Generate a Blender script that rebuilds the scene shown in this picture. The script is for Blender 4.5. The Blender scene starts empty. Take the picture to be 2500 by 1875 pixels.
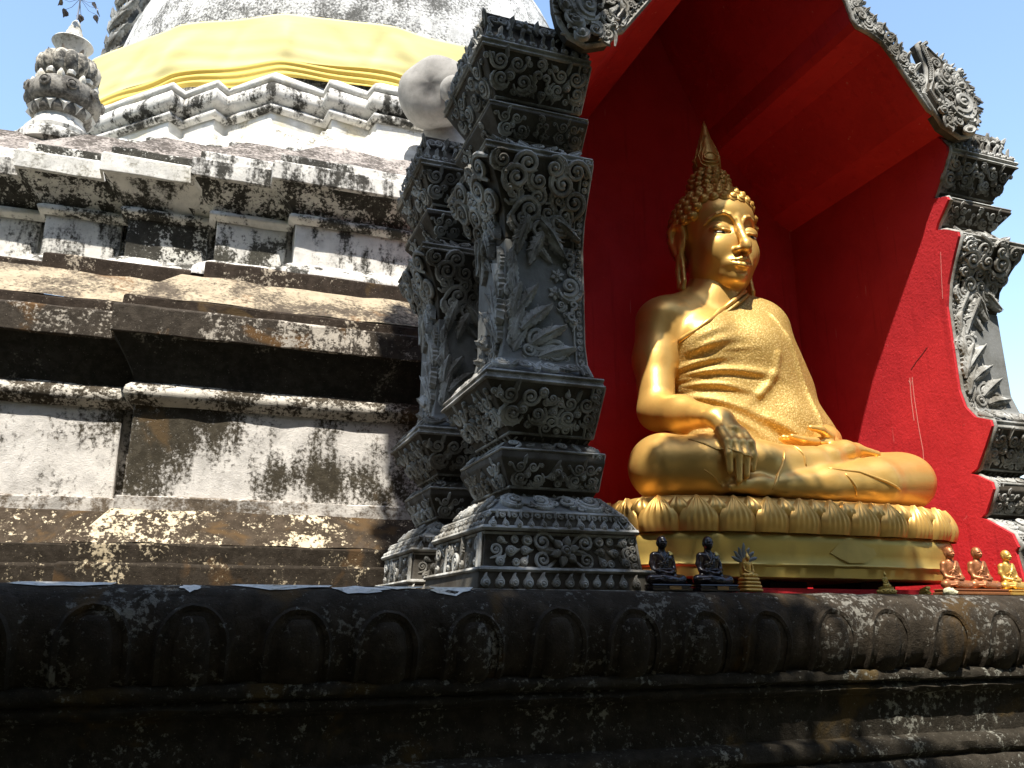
import bpy, bmesh, math, random
import numpy as np
from mathutils import Vector, Matrix
from mathutils.bvhtree import BVHTree

# ------------------------------------------------------------------ camera, sky, sun, exposure
C = bpy.context.scene.collection
sc = bpy.context.scene
PI = math.pi
R = math.radians
cam_d = bpy.data.cameras.new('camera'); cam = bpy.data.objects.new('camera', cam_d); C.objects.link(cam)
cam.location = (0, 0, 1.6)
cam.rotation_euler = (R(90 + 15.5), 0, R(-20))
cam_d.sensor_width = 36; cam_d.lens = 29.95
cam_d.clip_start = 0.05; cam_d.clip_end = 500
sc.camera = cam

SUN_EL, SUN_AZ = 62.0, -28.0        # azimuth measured from -Y, negative = from the left
world = bpy.data.worlds.new('World'); sc.world = world; world.use_nodes = True
wn = world.node_tree
sky = wn.nodes.new('ShaderNodeTexSky'); sky.sky_type = 'NISHITA'; sky.sun_disc = False
sky.sun_elevation = R(SUN_EL); sky.sun_rotation = R(180 - SUN_AZ)
sky.air_density = 1.45; sky.dust_density = 0.9; sky.ozone_density = 2.2
bg = wn.nodes['Background']; bg.inputs['Strength'].default_value = 0.15
wn.links.new(sky.outputs[0], bg.inputs['Color'])
S = Vector((math.sin(R(SUN_AZ)) * math.cos(R(SUN_EL)), -math.cos(R(SUN_AZ)) * math.cos(R(SUN_EL)), math.sin(R(SUN_EL))))
sun_d = bpy.data.lights.new('sun', 'SUN'); sun_d.energy = 5.0; sun_d.angle = R(0.5); sun_d.color = (1.0, 0.94, 0.84)
sun = bpy.data.objects.new('sun', sun_d); C.objects.link(sun)
sun.rotation_euler = S.to_track_quat('Z', 'Y').to_euler(); sun.location = (0, 0, 30)
vs = sc.view_settings
vs.view_transform = 'Standard'; vs.look = 'None'; vs.gamma = 1; vs.use_curve_mapping = False
vs.exposure = 1.02
sc.cycles.max_bounces = 8; sc.cycles.diffuse_bounces = 4; sc.cycles.glossy_bounces = 4

rnd = random.Random(7)

# ------------------------------------------------------------------ object helpers
def world_of(o):
    p = Vector((0, 0, 0))
    while o is not None:
        p = p + o.location; o = o.parent
    return p
def thing(name, label, cat, loc=(0, 0, 0), group=None, kind=None):
    o = bpy.data.objects.new(name, None); C.objects.link(o)
    o.location = loc; o.empty_display_size = .1
    o['label'] = label; o['category'] = cat
    if group: o['group'] = group
    if kind: o['kind'] = kind
    return o
def tag(o, label, cat, group=None, kind=None):
    o['label'] = label; o['category'] = cat
    if group: o['group'] = group
    if kind: o['kind'] = kind
    return o
def mesh_of(name, verts, faces, mat=None, smooth=None):
    me = bpy.data.meshes.new(name)
    me.from_pydata([tuple(v) for v in verts], [], [tuple(f) for f in faces])
    me.validate(clean_customdata=False)
    if mat: me.materials.append(mat)
    if smooth is not None:
        me.polygons.foreach_set('use_smooth', [True] * len(me.polygons))
        if smooth < 180: me.set_sharp_from_angle(angle=R(smooth))
    me.update()
    return me
def put(name, me, parent=None, loc=(0, 0, 0), world=True):
    """link one mesh object; world-space vertices are moved into the parent's space"""
    o = bpy.data.objects.new(name, me); C.objects.link(o)
    if parent is not None:
        o.parent = parent
        if world:
            off = world_of(parent)
            me.transform(Matrix.Translation(-off))
    o.location = loc
    return o
def obj(name, verts, faces, mat, parent=None, smooth=None):
    return put(name, mesh_of(name, verts, faces, mat, smooth), parent)
def bevel(o, w, seg=2, angle=35):
    m = o.modifiers.new('bevel', 'BEVEL'); m.width = w; m.segments = seg; m.limit_method = 'ANGLE'; m.angle_limit = R(angle)
    return o

class MB:
    def __init__(s): s.v = []; s.f = []
    def add(s, v, f):
        n = len(s.v); s.v += [tuple(p) for p in v]; s.f += [tuple(i + n for i in q) for q in f]; return s
    def box(s, x0, x1, y0, y1, z0, z1):
        v = [(x0,y0,z0),(x1,y0,z0),(x1,y1,z0),(x0,y1,z0),(x0,y0,z1),(x1,y0,z1),(x1,y1,z1),(x0,y1,z1)]
        return s.add(v, [(0,3,2,1),(4,5,6,7),(0,1,5,4),(1,2,6,5),(2,3,7,6),(3,0,4,7)])
    def tube(s, pts, rad, n=6, cap=True, flat=1.0, up=None):
        v, f = tube(pts, rad, n, cap, flat, up); return s.add(v, f)
    def lathe(s, prof, n=16, c=(0,0,0), lobes=0, amp=0.0, phase=0.0):
        v, f = lathe(prof, n, c, lobes, amp, phase); return s.add(v, f)
    def obj(s, name, mat, parent=None, smooth=None): return obj(name, s.v, s.f, mat, parent, smooth)
    def mesh(s, name, mat, smooth=None): return mesh_of(name, s.v, s.f, mat, smooth)

def tube(pts, rad, n=6, cap=True, flat=1.0, up=None):
    pts = [Vector(p) for p in pts]
    if not hasattr(rad, '__len__'): rad = [rad] * len(pts)
    v = []; f = []
    t0 = (pts[1] - pts[0]).normalized()
    a = Vector(up) if up else (Vector((0, 0, 1)) if abs(t0.z) < .9 else Vector((1, 0, 0)))
    for i, p in enumerate(pts):
        t = (pts[min(i + 1, len(pts) - 1)] - pts[max(i - 1, 0)])
        t = t.normalized() if t.length > 1e-9 else t0
        a = (a - t * a.dot(t)).normalized(); b = t.cross(a)
        for k in range(n):
            q = 2 * PI * k / n
            v.append(p + rad[i] * (math.cos(q) * b + math.sin(q) * a * flat))
    for i in range(len(pts) - 1):
        for k in range(n):
            k2 = (k + 1) % n
            f.append((i*n + k, i*n + k2, (i+1)*n + k2, (i+1)*n + k))
    if cap:
        f.append(tuple(reversed(range(n)))); f.append(tuple((len(pts)-1)*n + k for k in range(n)))
    return v, f
def lathe(prof, n=16, c=(0, 0, 0), lobes=0, amp=0.0, phase=0.0):
    v = []; f = []
    for (r, z) in prof:
        for k in range(n):
            q = 2 * PI * k / n
            rr = r * (1 + amp * (abs(math.cos(lobes * (q + phase) / 2)) - .6)) if lobes else r
            v.append((c[0] + rr * math.cos(q), c[1] + rr * math.sin(q), c[2] + z))
    for i in range(len(prof) - 1):
        for k in range(n):
            k2 = (k + 1) % n
            f.append((i*n + k, i*n + k2, (i+1)*n + k2, (i+1)*n + k))
    f.append(tuple(reversed(range(n)))); f.append(tuple((len(prof)-1)*n + k for k in range(n)))
    return v, f

def mitre(plan, closed=True):
    """unit outward mitre vector of every vertex of a polygon given counter-clockwise (outside on the right of each edge)"""
    n = len(plan); out = []
    def nrm(a, b):
        d = Vector((b[0] - a[0], b[1] - a[1])).normalized(); return Vector((d.y, -d.x))
    for i in range(n):
        if not closed and i == 0: m = nrm(plan[0], plan[1])
        elif not closed and i == n - 1: m = nrm(plan[-2], plan[-1])
        else:
            n1 = nrm(plan[i - 1], plan[i]); n2 = nrm(plan[i], plan[(i + 1) % n])
            m = (n1 + n2) / max(.15, 1 + n1.dot(n2))
        out.append(m)
    return out
def sweep(plan, prof, closed=True, step=None, jit=0.0, seed=1):
    """profile [(outward, z)] from bottom to top along a plan polygon, mitred at the corners"""
    rg = random.Random(seed)
    m = mitre(plan, closed); pts = []; ms = []
    n = len(plan); last = n if closed else n - 1
    for i in range(last):
        a = Vector(plan[i][:2]); b = Vector(plan[(i + 1) % n][:2]); k = 1
        if step: k = max(1, int((b - a).length / step))
        for j in range(k):
            t = j / k
            if j == 0: ms.append(m[i])
            else:
                d = (b - a).normalized(); ms.append(Vector((d.y, -d.x)))
            pts.append((a, b, t, m[i], m[(i + 1) % n]))
    if not closed: pts.append((Vector(plan[-1][:2]),) * 2 + (0, m[-1], m[-1]))
    v = []; f = []; N = len(pts)
    for (o, z) in prof:
        for (a, b, t, ma, mb) in pts:
            p = (a + ma * o).lerp(b + mb * o, t)
            j = jit if t > 0 else jit * .5
            v.append((p.x + rg.uniform(-j, j), p.y + rg.uniform(-j, j), z + rg.uniform(-j, j)))
    for i in range(len(prof) - 1):
        for k in range(N if closed else N - 1):
            k2 = (k + 1) % N
            f.append((i*N + k, i*N + k2, (i+1)*N + k2, (i+1)*N + k))
    return v, f

# ------------------------------------------------------------------ materials
class NT:
    def __init__(s, name):
        s.m = bpy.data.materials.new(name); s.m.use_nodes = True; s.t = s.m.node_tree
        s.b = s.t.nodes['Principled BSDF']
        s.pos = s.t.nodes.new('ShaderNodeNewGeometry').outputs['Position']
    def n(s, typ, **kw):
        o = s.t.nodes.new(typ)
        for k, v in kw.items(): setattr(o, k, v)
        return o
    def link(s, a, b): s.t.links.new(a, b)
    def mapped(s, scale, off=(0, 0, 0), src=None):
        q = s.n('ShaderNodeMapping'); q.inputs['Scale'].default_value = scale; q.inputs['Location'].default_value = off
        s.link(src or s.pos, q.inputs['Vector']); return q.outputs[0]
    def noise(s, vec, scale, detail=6, rough=.6, dist=0.0):
        q = s.n('ShaderNodeTexNoise'); q.inputs['Scale'].default_value = scale; q.inputs['Detail'].default_value = detail
        q.inputs['Roughness'].default_value = rough; q.inputs['Distortion'].default_value = dist
        s.link(vec, q.inputs['Vector']); return q.outputs['Fac']
    def math(s, op, a, b=None, clamp=False):
        q = s.n('ShaderNodeMath', operation=op, use_clamp=clamp)
        for i, x in enumerate((a, b)):
            if x is None: continue
            if isinstance(x, (int, float)): q.inputs[i].default_value = x
            else: s.link(x, q.inputs[i])
        return q.outputs[0]
    def ramp(s, fac, lo, hi):
        q = s.n('ShaderNodeMapRange'); q.interpolation_type = 'SMOOTHSTEP'
        q.inputs['From Min'].default_value = lo; q.inputs['From Max'].default_value = hi
        s.link(fac, q.inputs['Value']); return q.outputs[0]
    def mix(s, fac, a, b):
        q = s.n('ShaderNodeMix', data_type='RGBA')
        if isinstance(fac, (int, float)): q.inputs['Factor'].default_value = fac
        else: s.link(fac, q.inputs['Factor'])
        for nm, x in (('A', a), ('B', b)):
            sock = [i for i in q.inputs if i.name == nm and i.type == 'RGBA'][0]
            if isinstance(x, tuple): sock.default_value = (*x, 1) if len(x) == 3 else x
            else: s.link(x, sock)
        return [o for o in q.outputs if o.type == 'RGBA'][0]
    def bump(s, h, strength=.5, dist=.01, prev=None):
        q = s.n('ShaderNodeBump'); q.inputs['Strength'].default_value = strength; q.inputs['Distance'].default_value = dist
        s.link(h, q.inputs['Height'])
        if prev is not None: s.link(prev, q.inputs['Normal'])
        return q.outputs[0]
    def done(s, col=None, rough=.9, metal=0.0, normal=None, spec=None):
        def setv(n, v):
            if v is None: return
            if isinstance(v, tuple): s.b.inputs[n].default_value = (*v, 1)
            elif isinstance(v, (int, float)): s.b.inputs[n].default_value = v
            else: s.link(v, s.b.inputs[n])
        setv('Base Color', col); setv('Roughness', rough); setv('Metallic', metal); setv('Normal', normal)
        if spec is not None: setv('Specular IOR Level', spec)
        return s.m

def plaster(name, light, dark, thr=.5, sA=1.6, sB=7., tan=None, tan_thr=.62, seed=0., soft=.05, streak=.35, fine=.25, bumpd=.012, warm=None):
    """old limewash: patches of lime over dark lichen and bare render; thr up = more lime"""
    n = NT(name); off = (seed * 3.1, seed * 1.7, seed * 2.3)
    p = n.mapped((1, 1, 1), off)
    a = n.noise(p, sA, 8, .62, .4)
    b = n.noise(n.mapped((1, 1, .22), off), sB, 6, .65)
    c = n.noise(p, 38, 5, .7)
    v = n.math('ADD', n.math('ADD', n.math('MULTIPLY', a, 1 - streak), n.math('MULTIPLY', b, streak)),
               n.math('MULTIPLY', n.math('SUBTRACT', c, .5), fine))
    mk = n.ramp(v, thr - soft, thr + soft)                       # 0 = light, 1 = dark
    lv = n.noise(p, 9, 4, .6)
    lcol = n.mix(n.ramp(lv, .35, .75), light, tuple(x * .72 for x in light))
    dcol = n.mix(n.ramp(n.noise(p, 14, 5, .7), .38, .68), dark, tuple(min(1, x * 1.7 + .006) for x in dark))
    if warm: dcol = n.mix(n.ramp(n.noise(p, 2.6, 4, .6, .5), .58, .68), dcol, warm)
    if tan: lcol = n.mix(n.ramp(n.noise(p, 2.2, 5, .6, .3), tan_thr - .12, tan_thr + .08), lcol, tan)
    col = n.mix(mk, lcol, dcol)
    spk = n.ramp(n.noise(p, 85, 3, .6), .66, .72)
    col = n.mix(n.math('MULTIPLY', spk, .55), col, tuple(min(.6, x * .8) for x in light))
    h = n.math('ADD', n.math('MULTIPLY', c, .6), n.math('MULTIPLY', n.noise(p, 130, 3, .7), .4))
    h = n.math('ADD', h, n.math('MULTIPLY', mk, -.35))
    nm = n.bump(h, .7, bumpd)
    return n.done(col, .93, 0, nm, .2)

M = {}
WHITE = (.78, .76, .71)
M['white_clean'] = plaster('white_limewash', (.70, .685, .64), (.13, .12, .085), .60, 1.7, 8, seed=1, streak=.3, soft=.10, fine=.5, tan=(.62, .56, .42), tan_thr=.62)
M['white_worn'] = plaster('worn_limewash', (.72, .70, .655), (.036, .034, .029), .52, 1.9, 9, seed=2, streak=.5)
M['white_half'] = plaster('half_lost_limewash', (.74, .72, .67), (.04, .038, .03), .50, 2.1, 6, seed=3, streak=.35, soft=.035)
M['white_cove'] = plaster('blackened_limewash', (.74, .72, .65), (.045, .043, .034), .535, 2.2, 7, seed=4, streak=.3, soft=.04, fine=.45)
M['white_black'] = plaster('black_streaked_limewash', (.70, .685, .63), (.034, .032, .026), .465, 2.6, 8, seed=51, soft=.035, fine=.55, streak=.45)
M['roof_grey'] = plaster('weathered_grey_render', (.36, .32, .29), (.06, .051, .044), .50, 2.6, 9, seed=5, streak=.3, soft=.10, fine=.9)
M['roof_tan'] = plaster('weathered_tan_render', (.40, .33, .23), (.06, .047, .034), .50, 2.2, 9, seed=6, streak=.25, soft=.09, fine=.6, warm=(.17, .10, .05))
M['dark_band'] = plaster('blackened_render', (.42, .36, .28), (.022, .015, .010), .37, 2.6, 8, seed=7, streak=.4, soft=.04, fine=.6, warm=(.07, .045, .02))
M['fascia_dark'] = plaster('mossy_brown_render', (.50, .45, .38), (.034, .027, .020), .42, 1.8, 9, seed=8, streak=.4, soft=.05, fine=.6, warm=(.12, .065, .025))
M['cove_black'] = plaster('black_lichen_render', (.36, .33, .27), (.022, .020, .015), .37, 2.0, 8, seed=9, soft=.06, fine=.5)
M['torus_low'] = plaster('worn_roll_render', (.60, .56, .49), (.036, .029, .020), .475, 2.4, 6, seed=10, soft=.05, fine=.6, streak=.2, warm=(.09, .06, .03))
M['wall_low'] = plaster('patched_white_wall', (.66, .63, .59), (.036, .030, .020), .50, 1.15, 5, seed=22, soft=.05, fine=.34, streak=.4, warm=(.09, .06, .03))
M['slope_low'] = plaster('flaking_tan_slope', (.64, .54, .38), (.036, .026, .017), .45, 2.6, 11, seed=12, soft=.035, fine=.65, streak=.3, warm=(.09, .055, .025))
M['fascia_low'] = plaster('lime_edge_band', (.56, .53, .49), (.09, .07, .05), .52, 1.7, 8, seed=13, soft=.08, fine=.5)
M['step_low'] = plaster('brown_step_render', (.50, .42, .29), (.020, .015, .010), .405, 2.2, 11, seed=14, soft=.035, fine=.65, streak=.3, warm=(.07, .042, .02))
M['ledge'] = plaster('black_mossy_stone', (.18, .17, .145), (.022, .0165, .0105), .38, 3.0, 7, seed=15, soft=.045, fine=.9, streak=.3, warm=(.06, .036, .013), bumpd=.02)
M['ledge_top'] = plaster('ledge_top_lime', (.55, .55, .54), (.03, .028, .024), .42, 2.6, 6, seed=16, soft=.04, fine=.5)
M['wall_base'] = plaster('dark_wall_render', (.23, .225, .19), (.018, .0145, .0095), .385, 2.4, 7, seed=17, soft=.05, fine=.9, warm=(.06, .04, .015), bumpd=.02)
M['bell'] = plaster('mottled_bell_lime', (.66, .65, .62), (.085, .083, .076), .50, 1.2, 4, seed=35, soft=.07, fine=.6, streak=.3)
M['fin_dark'] = plaster('grey_finial_stone', (.27, .255, .225), (.06, .056, .05), .50, 5, 14, seed=33, soft=.1, fine=.5)
M['fin_mix'] = plaster('streaked_finial_stone', (.55, .51, .43), (.07, .067, .06), .49, 6, 14, seed=34, soft=.07, fine=.4)
M['grey_bulge'] = plaster('smooth_grey_render', (.31, .295, .27), (.18, .17, .155), .56, 2.5, 9, seed=18, soft=.15, fine=.3, bumpd=.004)

def cement(name, c, dirt, seed, thr=.52):
    n = NT(name); p = n.mapped((1, 1, 1), (seed, seed * 2, 0))
    a = n.noise(p, 5, 7, .65); f = n.noise(p, 60, 4, .7)
    col = n.mix(n.ramp(a, thr - .14, thr + .14), c, dirt)
    col = n.mix(n.math('MULTIPLY', n.ramp(f, .55, .7), .35), col, tuple(min(1, x * 1.5) for x in c))
    return n.done(col, .88, 0, n.bump(f, .5, .004), .25)
M['cement'] = cement('grey_carved_stucco', (.42, .42, .40), (.14, .13, .11), 3, .49)
M['cement_panel'] = cement('brown_grey_stucco_ground', (.09, .082, .068), (.042, .034, .025), 5, .48)
M['cement_shaft'] = cement('smooth_grey_stucco', (.20, .205, .20), (.13, .13, .12), 8)

n = NT('red_stucco'); p = n.pos
f1 = n.noise(p, 55, 5, .7); f2 = n.noise(p, 2.2, 6, .65, .4); f3 = n.noise(p, 9, 4, .6)
col = n.mix(n.ramp(f2, .35, .7), (.58, .030, .038), (.48, .022, .030))
col = n.mix(n.math('MULTIPLY', n.ramp(n.noise(n.mapped((7, 7, .45)), 3, 4, .6), .56, .72), .35), col, (.30, .010, .016))
scr = n.noise(n.mapped((6, 6, .5)), 4, 2, .5)
col = n.mix(n.math('MULTIPLY', n.ramp(scr, .735, .76), .5), col, (.6, .25, .22))
col = n.mix(n.math('MULTIPLY', n.ramp(n.noise(p, 26, 3, .6), .70, .76), .4), col, (.62, .20, .19))
nm = n.bump(f3, .22, .02); nm = n.bump(f1, .45, .009, nm)
M['red'] = n.done(col, n.math('ADD', n.math('MULTIPLY', f2, .3), .55), 0, nm, .25)

M['scratch'] = NT('scratched_paint').done((.62, .22, .20), .8)
M['crack'] = NT('crack_line').done((.10, .01, .012), .9)
def gold(name, base, rough, metal, bscale=20, bstr=.08, coat=0.0):
    n = NT(name); a = n.noise(n.pos, 3.5, 5, .6); f = n.noise(n.pos, bscale, 4, .6)
    col = n.mix(n.ramp(a, .35, .7), base, tuple(x * .86 for x in base))
    d = n.noise(n.pos, 7, 7, .7, .3)
    col = n.mix(n.math('MULTIPLY', n.ramp(d, .52, .72), .30), col, tuple(x * .62 + .02 for x in base))
    rg = n.math('ADD', n.math('MULTIPLY', d, .30), rough - .12)
    w = n.bump(n.noise(n.pos, 6, 2, .4), .18, .03)
    return n.done(col, rg, metal, n.bump(f, bstr, .006, w))
M['gold'] = gold('gold_paint', (.74, .445, .125), .35, .58)
M['gold_hair'] = gold('gold_paint_hair', (.55, .31, .07), .38, .45)  # same gold made darker: shade on hair and flame put into the colour
M['gold_base'] = gold('gold_paint_base', (.58, .41, .11), .38, .55, 9, .15)
M['gold_patch'] = gold('pale_gold_patch', (.60, .45, .14), .46, .4, 16, .2)
n = NT('gold_brocade_cloth')
vo = n.n('ShaderNodeTexVoronoi'); vo.inputs['Scale'].default_value = 75; n.link(n.pos, vo.inputs['Vector'])
vs2 = n.n('ShaderNodeTexVoronoi'); vs2.inputs['Scale'].default_value = 320; n.link(n.pos, vs2.inputs['Vector'])
f = n.noise(n.pos, 90, 4, .7)
col = n.mix(n.ramp(vo.outputs['Distance'], .22, .5), (.62, .44, .165), (.43, .28, .075))
h = n.math('ADD', n.math('MULTIPLY', vo.outputs['Distance'], .5), n.math('MULTIPLY', f, 1.0))
nm = n.bump(vs2.outputs['Color'], .5, .003); nm = n.bump(h, .5, .006, nm)
M['brocade'] = n.done(col, .46, .38, nm)
M['eye_white'] = NT('eye_shell').done((.35, .33, .28), .3)
M['eye_black'] = NT('eye_pupil').done((.01, .008, .006), .2)
M['black_glaze'] = gold('black_brown_glaze', (.012, .007, .008), .20, 0, 40, .05)
M['copper'] = gold('copper_bronze', (.36, .14, .055), .38, .55, 60, .1)
M['brass'] = gold('brass_paint', (.66, .40, .10), .36, .65, 60, .1)
M['old_brass'] = gold('aged_gilt', (.50, .36, .09), .42, .6, 60, .2)
M['hood_blue'] = gold('blue_grey_scale_paint', (.16, .18, .20), .35, .3, 90, .3)
M['plate'] = gold('dull_brass_plate', (.30, .17, .06), .5, .3)
M['cord'] = NT('necklace_cord').done((.22, .15, .09), .6)
M['pale_stone'] = plaster('pale_chip', (.60, .57, .38), (.3, .26, .15), .6, 20, 30, seed=30, bumpd=.003)
M['iron'] = NT('grey_rod').done((.16, .19, .25), .5, .3)
M['leaf_metal'] = NT('dark_gilt_leaf').done((.06, .045, .035), .5, .3)

n = NT('yellow_cloth')
w1 = n.noise(n.mapped((1, 1, 5)), 1.3, 4, .55, .3); w2 = n.noise(n.mapped((1, 1, 1)), 70, 2, .5)
col = n.mix(n.ramp(w1, .3, .7), (.60, .52, .20), (.64, .56, .25))
M['cloth'] = n.done(col, .75, 0, n.bump(w2, .15, .002))
n.b.inputs['Sheen Weight'].default_value = .2
n = NT('orange_yellow_cloth')
M['cloth_fold'] = n.done((.66, .47, .09), .75, 0, n.bump(n.noise(n.mapped((1, 1, 1)), 70, 2, .5), .15, .002))
n = NT('leafy_ground')
col = n.mix(n.ramp(n.noise(n.pos, .9, 6, .6), .4, .6), (.10, .08, .055), (.045, .055, .02))
M['ground'] = n.done(col, .95, 0, n.bump(n.noise(n.pos, 9, 6, .7), .6, .04))
n = NT('leaf_green')
oi = n.n('ShaderNodeObjectInfo')
col = n.mix(n.ramp(n.noise(n.pos, 2.5, 3, .5), .35, .65), (.055, .095, .02), (.10, .13, .03))
M['leaf'] = n.done(col, .55, 0, None, .4)
M['bark'] = plaster('bark', (.18, .14, .10), (.07, .05, .035), .5, 6, 18, seed=40)
M['dark_void'] = NT('sooty_block').done((.02, .018, .016), .95)  # near-black blocks, darkness of the gap under the throne put into their colour
# ------------------------------------------------------------------ ground
g = obj('ground', [(-60,-60,0),(60,-60,0),(60,60,0),(-60,60,0)], [(0,1,2,3)], M['ground']); g['kind'] = 'structure'

# ------------------------------------------------------------------ terrace wall with the lotus roll
YW = 3.3
ledge = thing('terrace_wall', 'black mossy terrace wall with a roll of carved lotus petals under the shrine', 'wall', (1.5, YW, 0))
def ledge_sweep(name, prof, mat, x0=-7., x1=11., step=.06, jit=.004, seed=3, smooth=50):
    v, f = sweep([(x0, YW), (x1, YW)], prof, False, step, jit, seed)
    return obj(name, v, f, mat, ledge, smooth)
ROLL = [(-.10, 1.722), (-.03, 1.719), (.015, 1.708), (.048, 1.685), (.070, 1.65), (.082, 1.60), (.084, 1.55), (.078, 1.50), (.062, 1.45), (.036, 1.41), (.0, 1.382)]
ledge_sweep('roll', [(-2.9, 1.722), (-1.2, 1.722), (-.4, 1.722)] + ROLL, M['ledge'], step=.05, jit=.003)
ledge_sweep('upper_fillet', [(-.03, 1.41), (.0, 1.392), (.048, 1.384), (.062, 1.366), (.06, 1.345), (.04, 1.334), (.012, 1.326), (-.02, 1.30)], M['wall_base'])
ledge_sweep('lower_fillet', [(-.02, 1.345), (.010, 1.328), (.036, 1.320), (.044, 1.305), (.032, 1.288), (-.008, 1.276), (-.03, 1.25)], M['wall_base'], seed=4)
ledge_sweep('wall_face', [(-.014, 1.30), (-.02, 1.19), (-.022, 1.07)], M['wall_base'], seed=5)
ledge_sweep('lower_step', [(-.05, 1.11), (-.018, 1.096), (.035, 1.086), (.055, 1.066), (.055, 1.03), (.03, 1.008), (.06, .995), (.075, .95), (.075, .2), (.2, .18), (.2, -.02)], M['wall_base'], seed=6)
mb = MB(); mb.box(-6.9, 10.9, YW + .06, YW + .5, 0, 1.70); mb.obj('wall_core', M['wall_base'], ledge)
# roll parametrised by arc length
rp = [Vector((o, z)) for o, z in ROLL[1:]]
rl = [0]
for a, b in zip(rp, rp[1:]): rl.append(rl[-1] + (b - a).length)
def roll_at(t, off):
    s = max(0, min(1, t)) * rl[-1]
    for i in range(len(rp) - 1):
        if s <= rl[i + 1] + 1e-9:
            k = (s - rl[i]) / (rl[i + 1] - rl[i]); p = rp[i].lerp(rp[i + 1], k)
            d0 = (rp[min(i + 1, len(rp) - 1)] - rp[max(i - 1, 0)]).normalized(); d1 = (rp[min(i + 2, len(rp) - 1)] - rp[i]).normalized()
            d = d0.lerp(d1, k).normalized(); nn = Vector((-d.y, d.x))
            if nn.x < 0 and nn.y < 0: nn = -nn
            return p + nn * off
    return rp[-1]
def arch_patch(cx, hw, ta, tb, off, edge, nu=10, nt=14, te=.03, seed=0):
    rg = random.Random(seed); v = []; f = []
    for j in range(nt + 1):
        q = j / nt; t = ta + (tb - ta) * (q ** 1.25)
        k = min(1, (t - ta) / .30 + .004); w = hw * math.sqrt(1 - (1 - k) ** 2)
        w *= 1 + .04 * rg.uniform(-1, 1)
        for i in range(nu + 1):
            u = -1 + 2 * i / nu
            e = 1 - abs(u) ** 5
            top = min(1, (t - ta) / te) if te else 1
            o = edge + (off - edge) * e * top + rg.uniform(-.0015, .0015)
            p = roll_at(t, o); v.append((cx + u * w, YW - p.x, p.y))
    for j in range(nt):
        for i in range(nu):
            a = j * (nu + 1) + i; f.append((a, a + 1, a + nu + 2, a + nu + 1)[::-1])
    return v, f
for k in range(-4, 19):
    cx = -.30 + .331 * k + rnd.uniform(-.018, .018); wear = rnd.uniform(.25, 1.0); dt = rnd.uniform(-.03, .03)
    v, f = arch_patch(cx, .156, .06, .97, .012 + .010 * wear, -.014, te=.30, seed=k)
    petal = obj('lotus_petal', v, f, M['ledge'], ledge, 60)
    v2, f2 = arch_patch(cx + rnd.uniform(-.006, .006), .082 * rnd.uniform(.9, 1.1), .38 + dt, .96, .024 + .022 * wear, -.01, 10, 14, .06, seed=k + 90)
    obj('petal_lobe', v2, f2, M['ledge'], petal, 60)
    # raised rim round the lobe
    rimp = []
    for sgn, rng in ((-1, range(10, -1, -1)), (1, range(1, 11))):
        for j in rng:
            q = j / 10; t = .345 + dt + .6 * q ** 1.6
            kk = min(1, (t - .345 - dt) / .30 + .004); w = .108 * math.sqrt(1 - (1 - kk) ** 2)
            p = roll_at(t, .006 + .014 * wear + rnd.uniform(-.003, .003)); rimp.append((cx + sgn * w, YW - p.x, p.y))
    mb = MB(); mb.tube(rimp, .014, 5); mb.obj('petal_rim', M['ledge'], petal, 60)

# scraps of bare lime on the ledge top, where the paint survives
def scrap(x0, x1, y0, y1, seed):
    rg = random.Random(seed); n = 16; cx, cy = (x0 + x1) / 2, (y0 + y1) / 2
    ring = [(cx + (x1 - x0) / 2 * math.cos(2*PI*i/n) * rg.uniform(.6, 1.1), cy + (y1 - y0) / 2 * math.sin(2*PI*i/n) * rg.uniform(.5, 1.1)) for i in range(n)]
    v = []
    for (a, b) in ring + [(cx, cy)]:
        o = YW - b
        z = 1.722
        if b < YW + .03:
            s = [(-o_, z_) for o_, z_ in ROLL]
            z = np.interp(o, [r[0] for r in ROLL[:7]], [r[1] for r in ROLL[:7]])
        v.append((a, b, float(z) + .005))
    return v, [(i, (i + 1) % n, n) for i in range(n)]
for i, (x0, x1, y0, y1) in enumerate([(-.62, -.2, 3.27, 3.4), (.10, .55, 3.275, 3.42), (.46, .70, 3.252, 3.33), (.86, 1.05, 3.245, 3.38), (.56, .9, 3.29, 3.45), (-.05,.03,3.26,3.33)]):
    v, f = scrap(x0, x1, y0, y1, 60 + i)
    obj('lime_scrap', v, f, M['white_clean'], ledge)

# ------------------------------------------------------------------ stupa
stupa = thing('stupa', 'large whitewashed stupa of stepped redented terraces, blackened with lichen, left of the red shrine', 'stupa', (.36, 10, 0))
def plan_front(faces, xr=3.9, yb=14.5, shade_notch=None):
    p = [(faces[0][0], yb)]
    for i, (x, y) in enumerate(faces):
        if i == 0: p.append((x, y))
        else:
            py = faces[i - 1][1]
            if shade_notch: w, d = shade_notch; p += [(x - w, py), (x - w, py + d), (x, py + d), (x, y)]
            else: p += [(x, py), (x, y)]
    p += [(xr, faces[-1][1]), (xr, yb)]
    return p[:]
def band(name, faces, prof, mat, jit=.006, bev=.012, shade_notch=None, seed=1, smooth=None, step=.16, xr=3.9):
    v, f = sweep(plan_front(faces, xr, shade_notch=shade_notch), prof, True, step, jit, seed)
    o = obj(name, v, f, mat, stupa, smooth)
    if bev: bevel(o, bev, 2)
    return o
def torus_prof(o, z0, z1, bulge, n=7):
    return [(o + bulge * math.sin(PI * i / n), z0 + (z1 - z0) * (i / n)) for i in range(n + 1)]
L0 = [(-2.9, 6.5), (-1.75, 6.3), (-.49, 6.10)]
band('base_step', L0, [(.30, 1.70), (.30, 1.925), (.285, 1.94), (.2, 1.945)], M['step_low'], seed=1)
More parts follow.
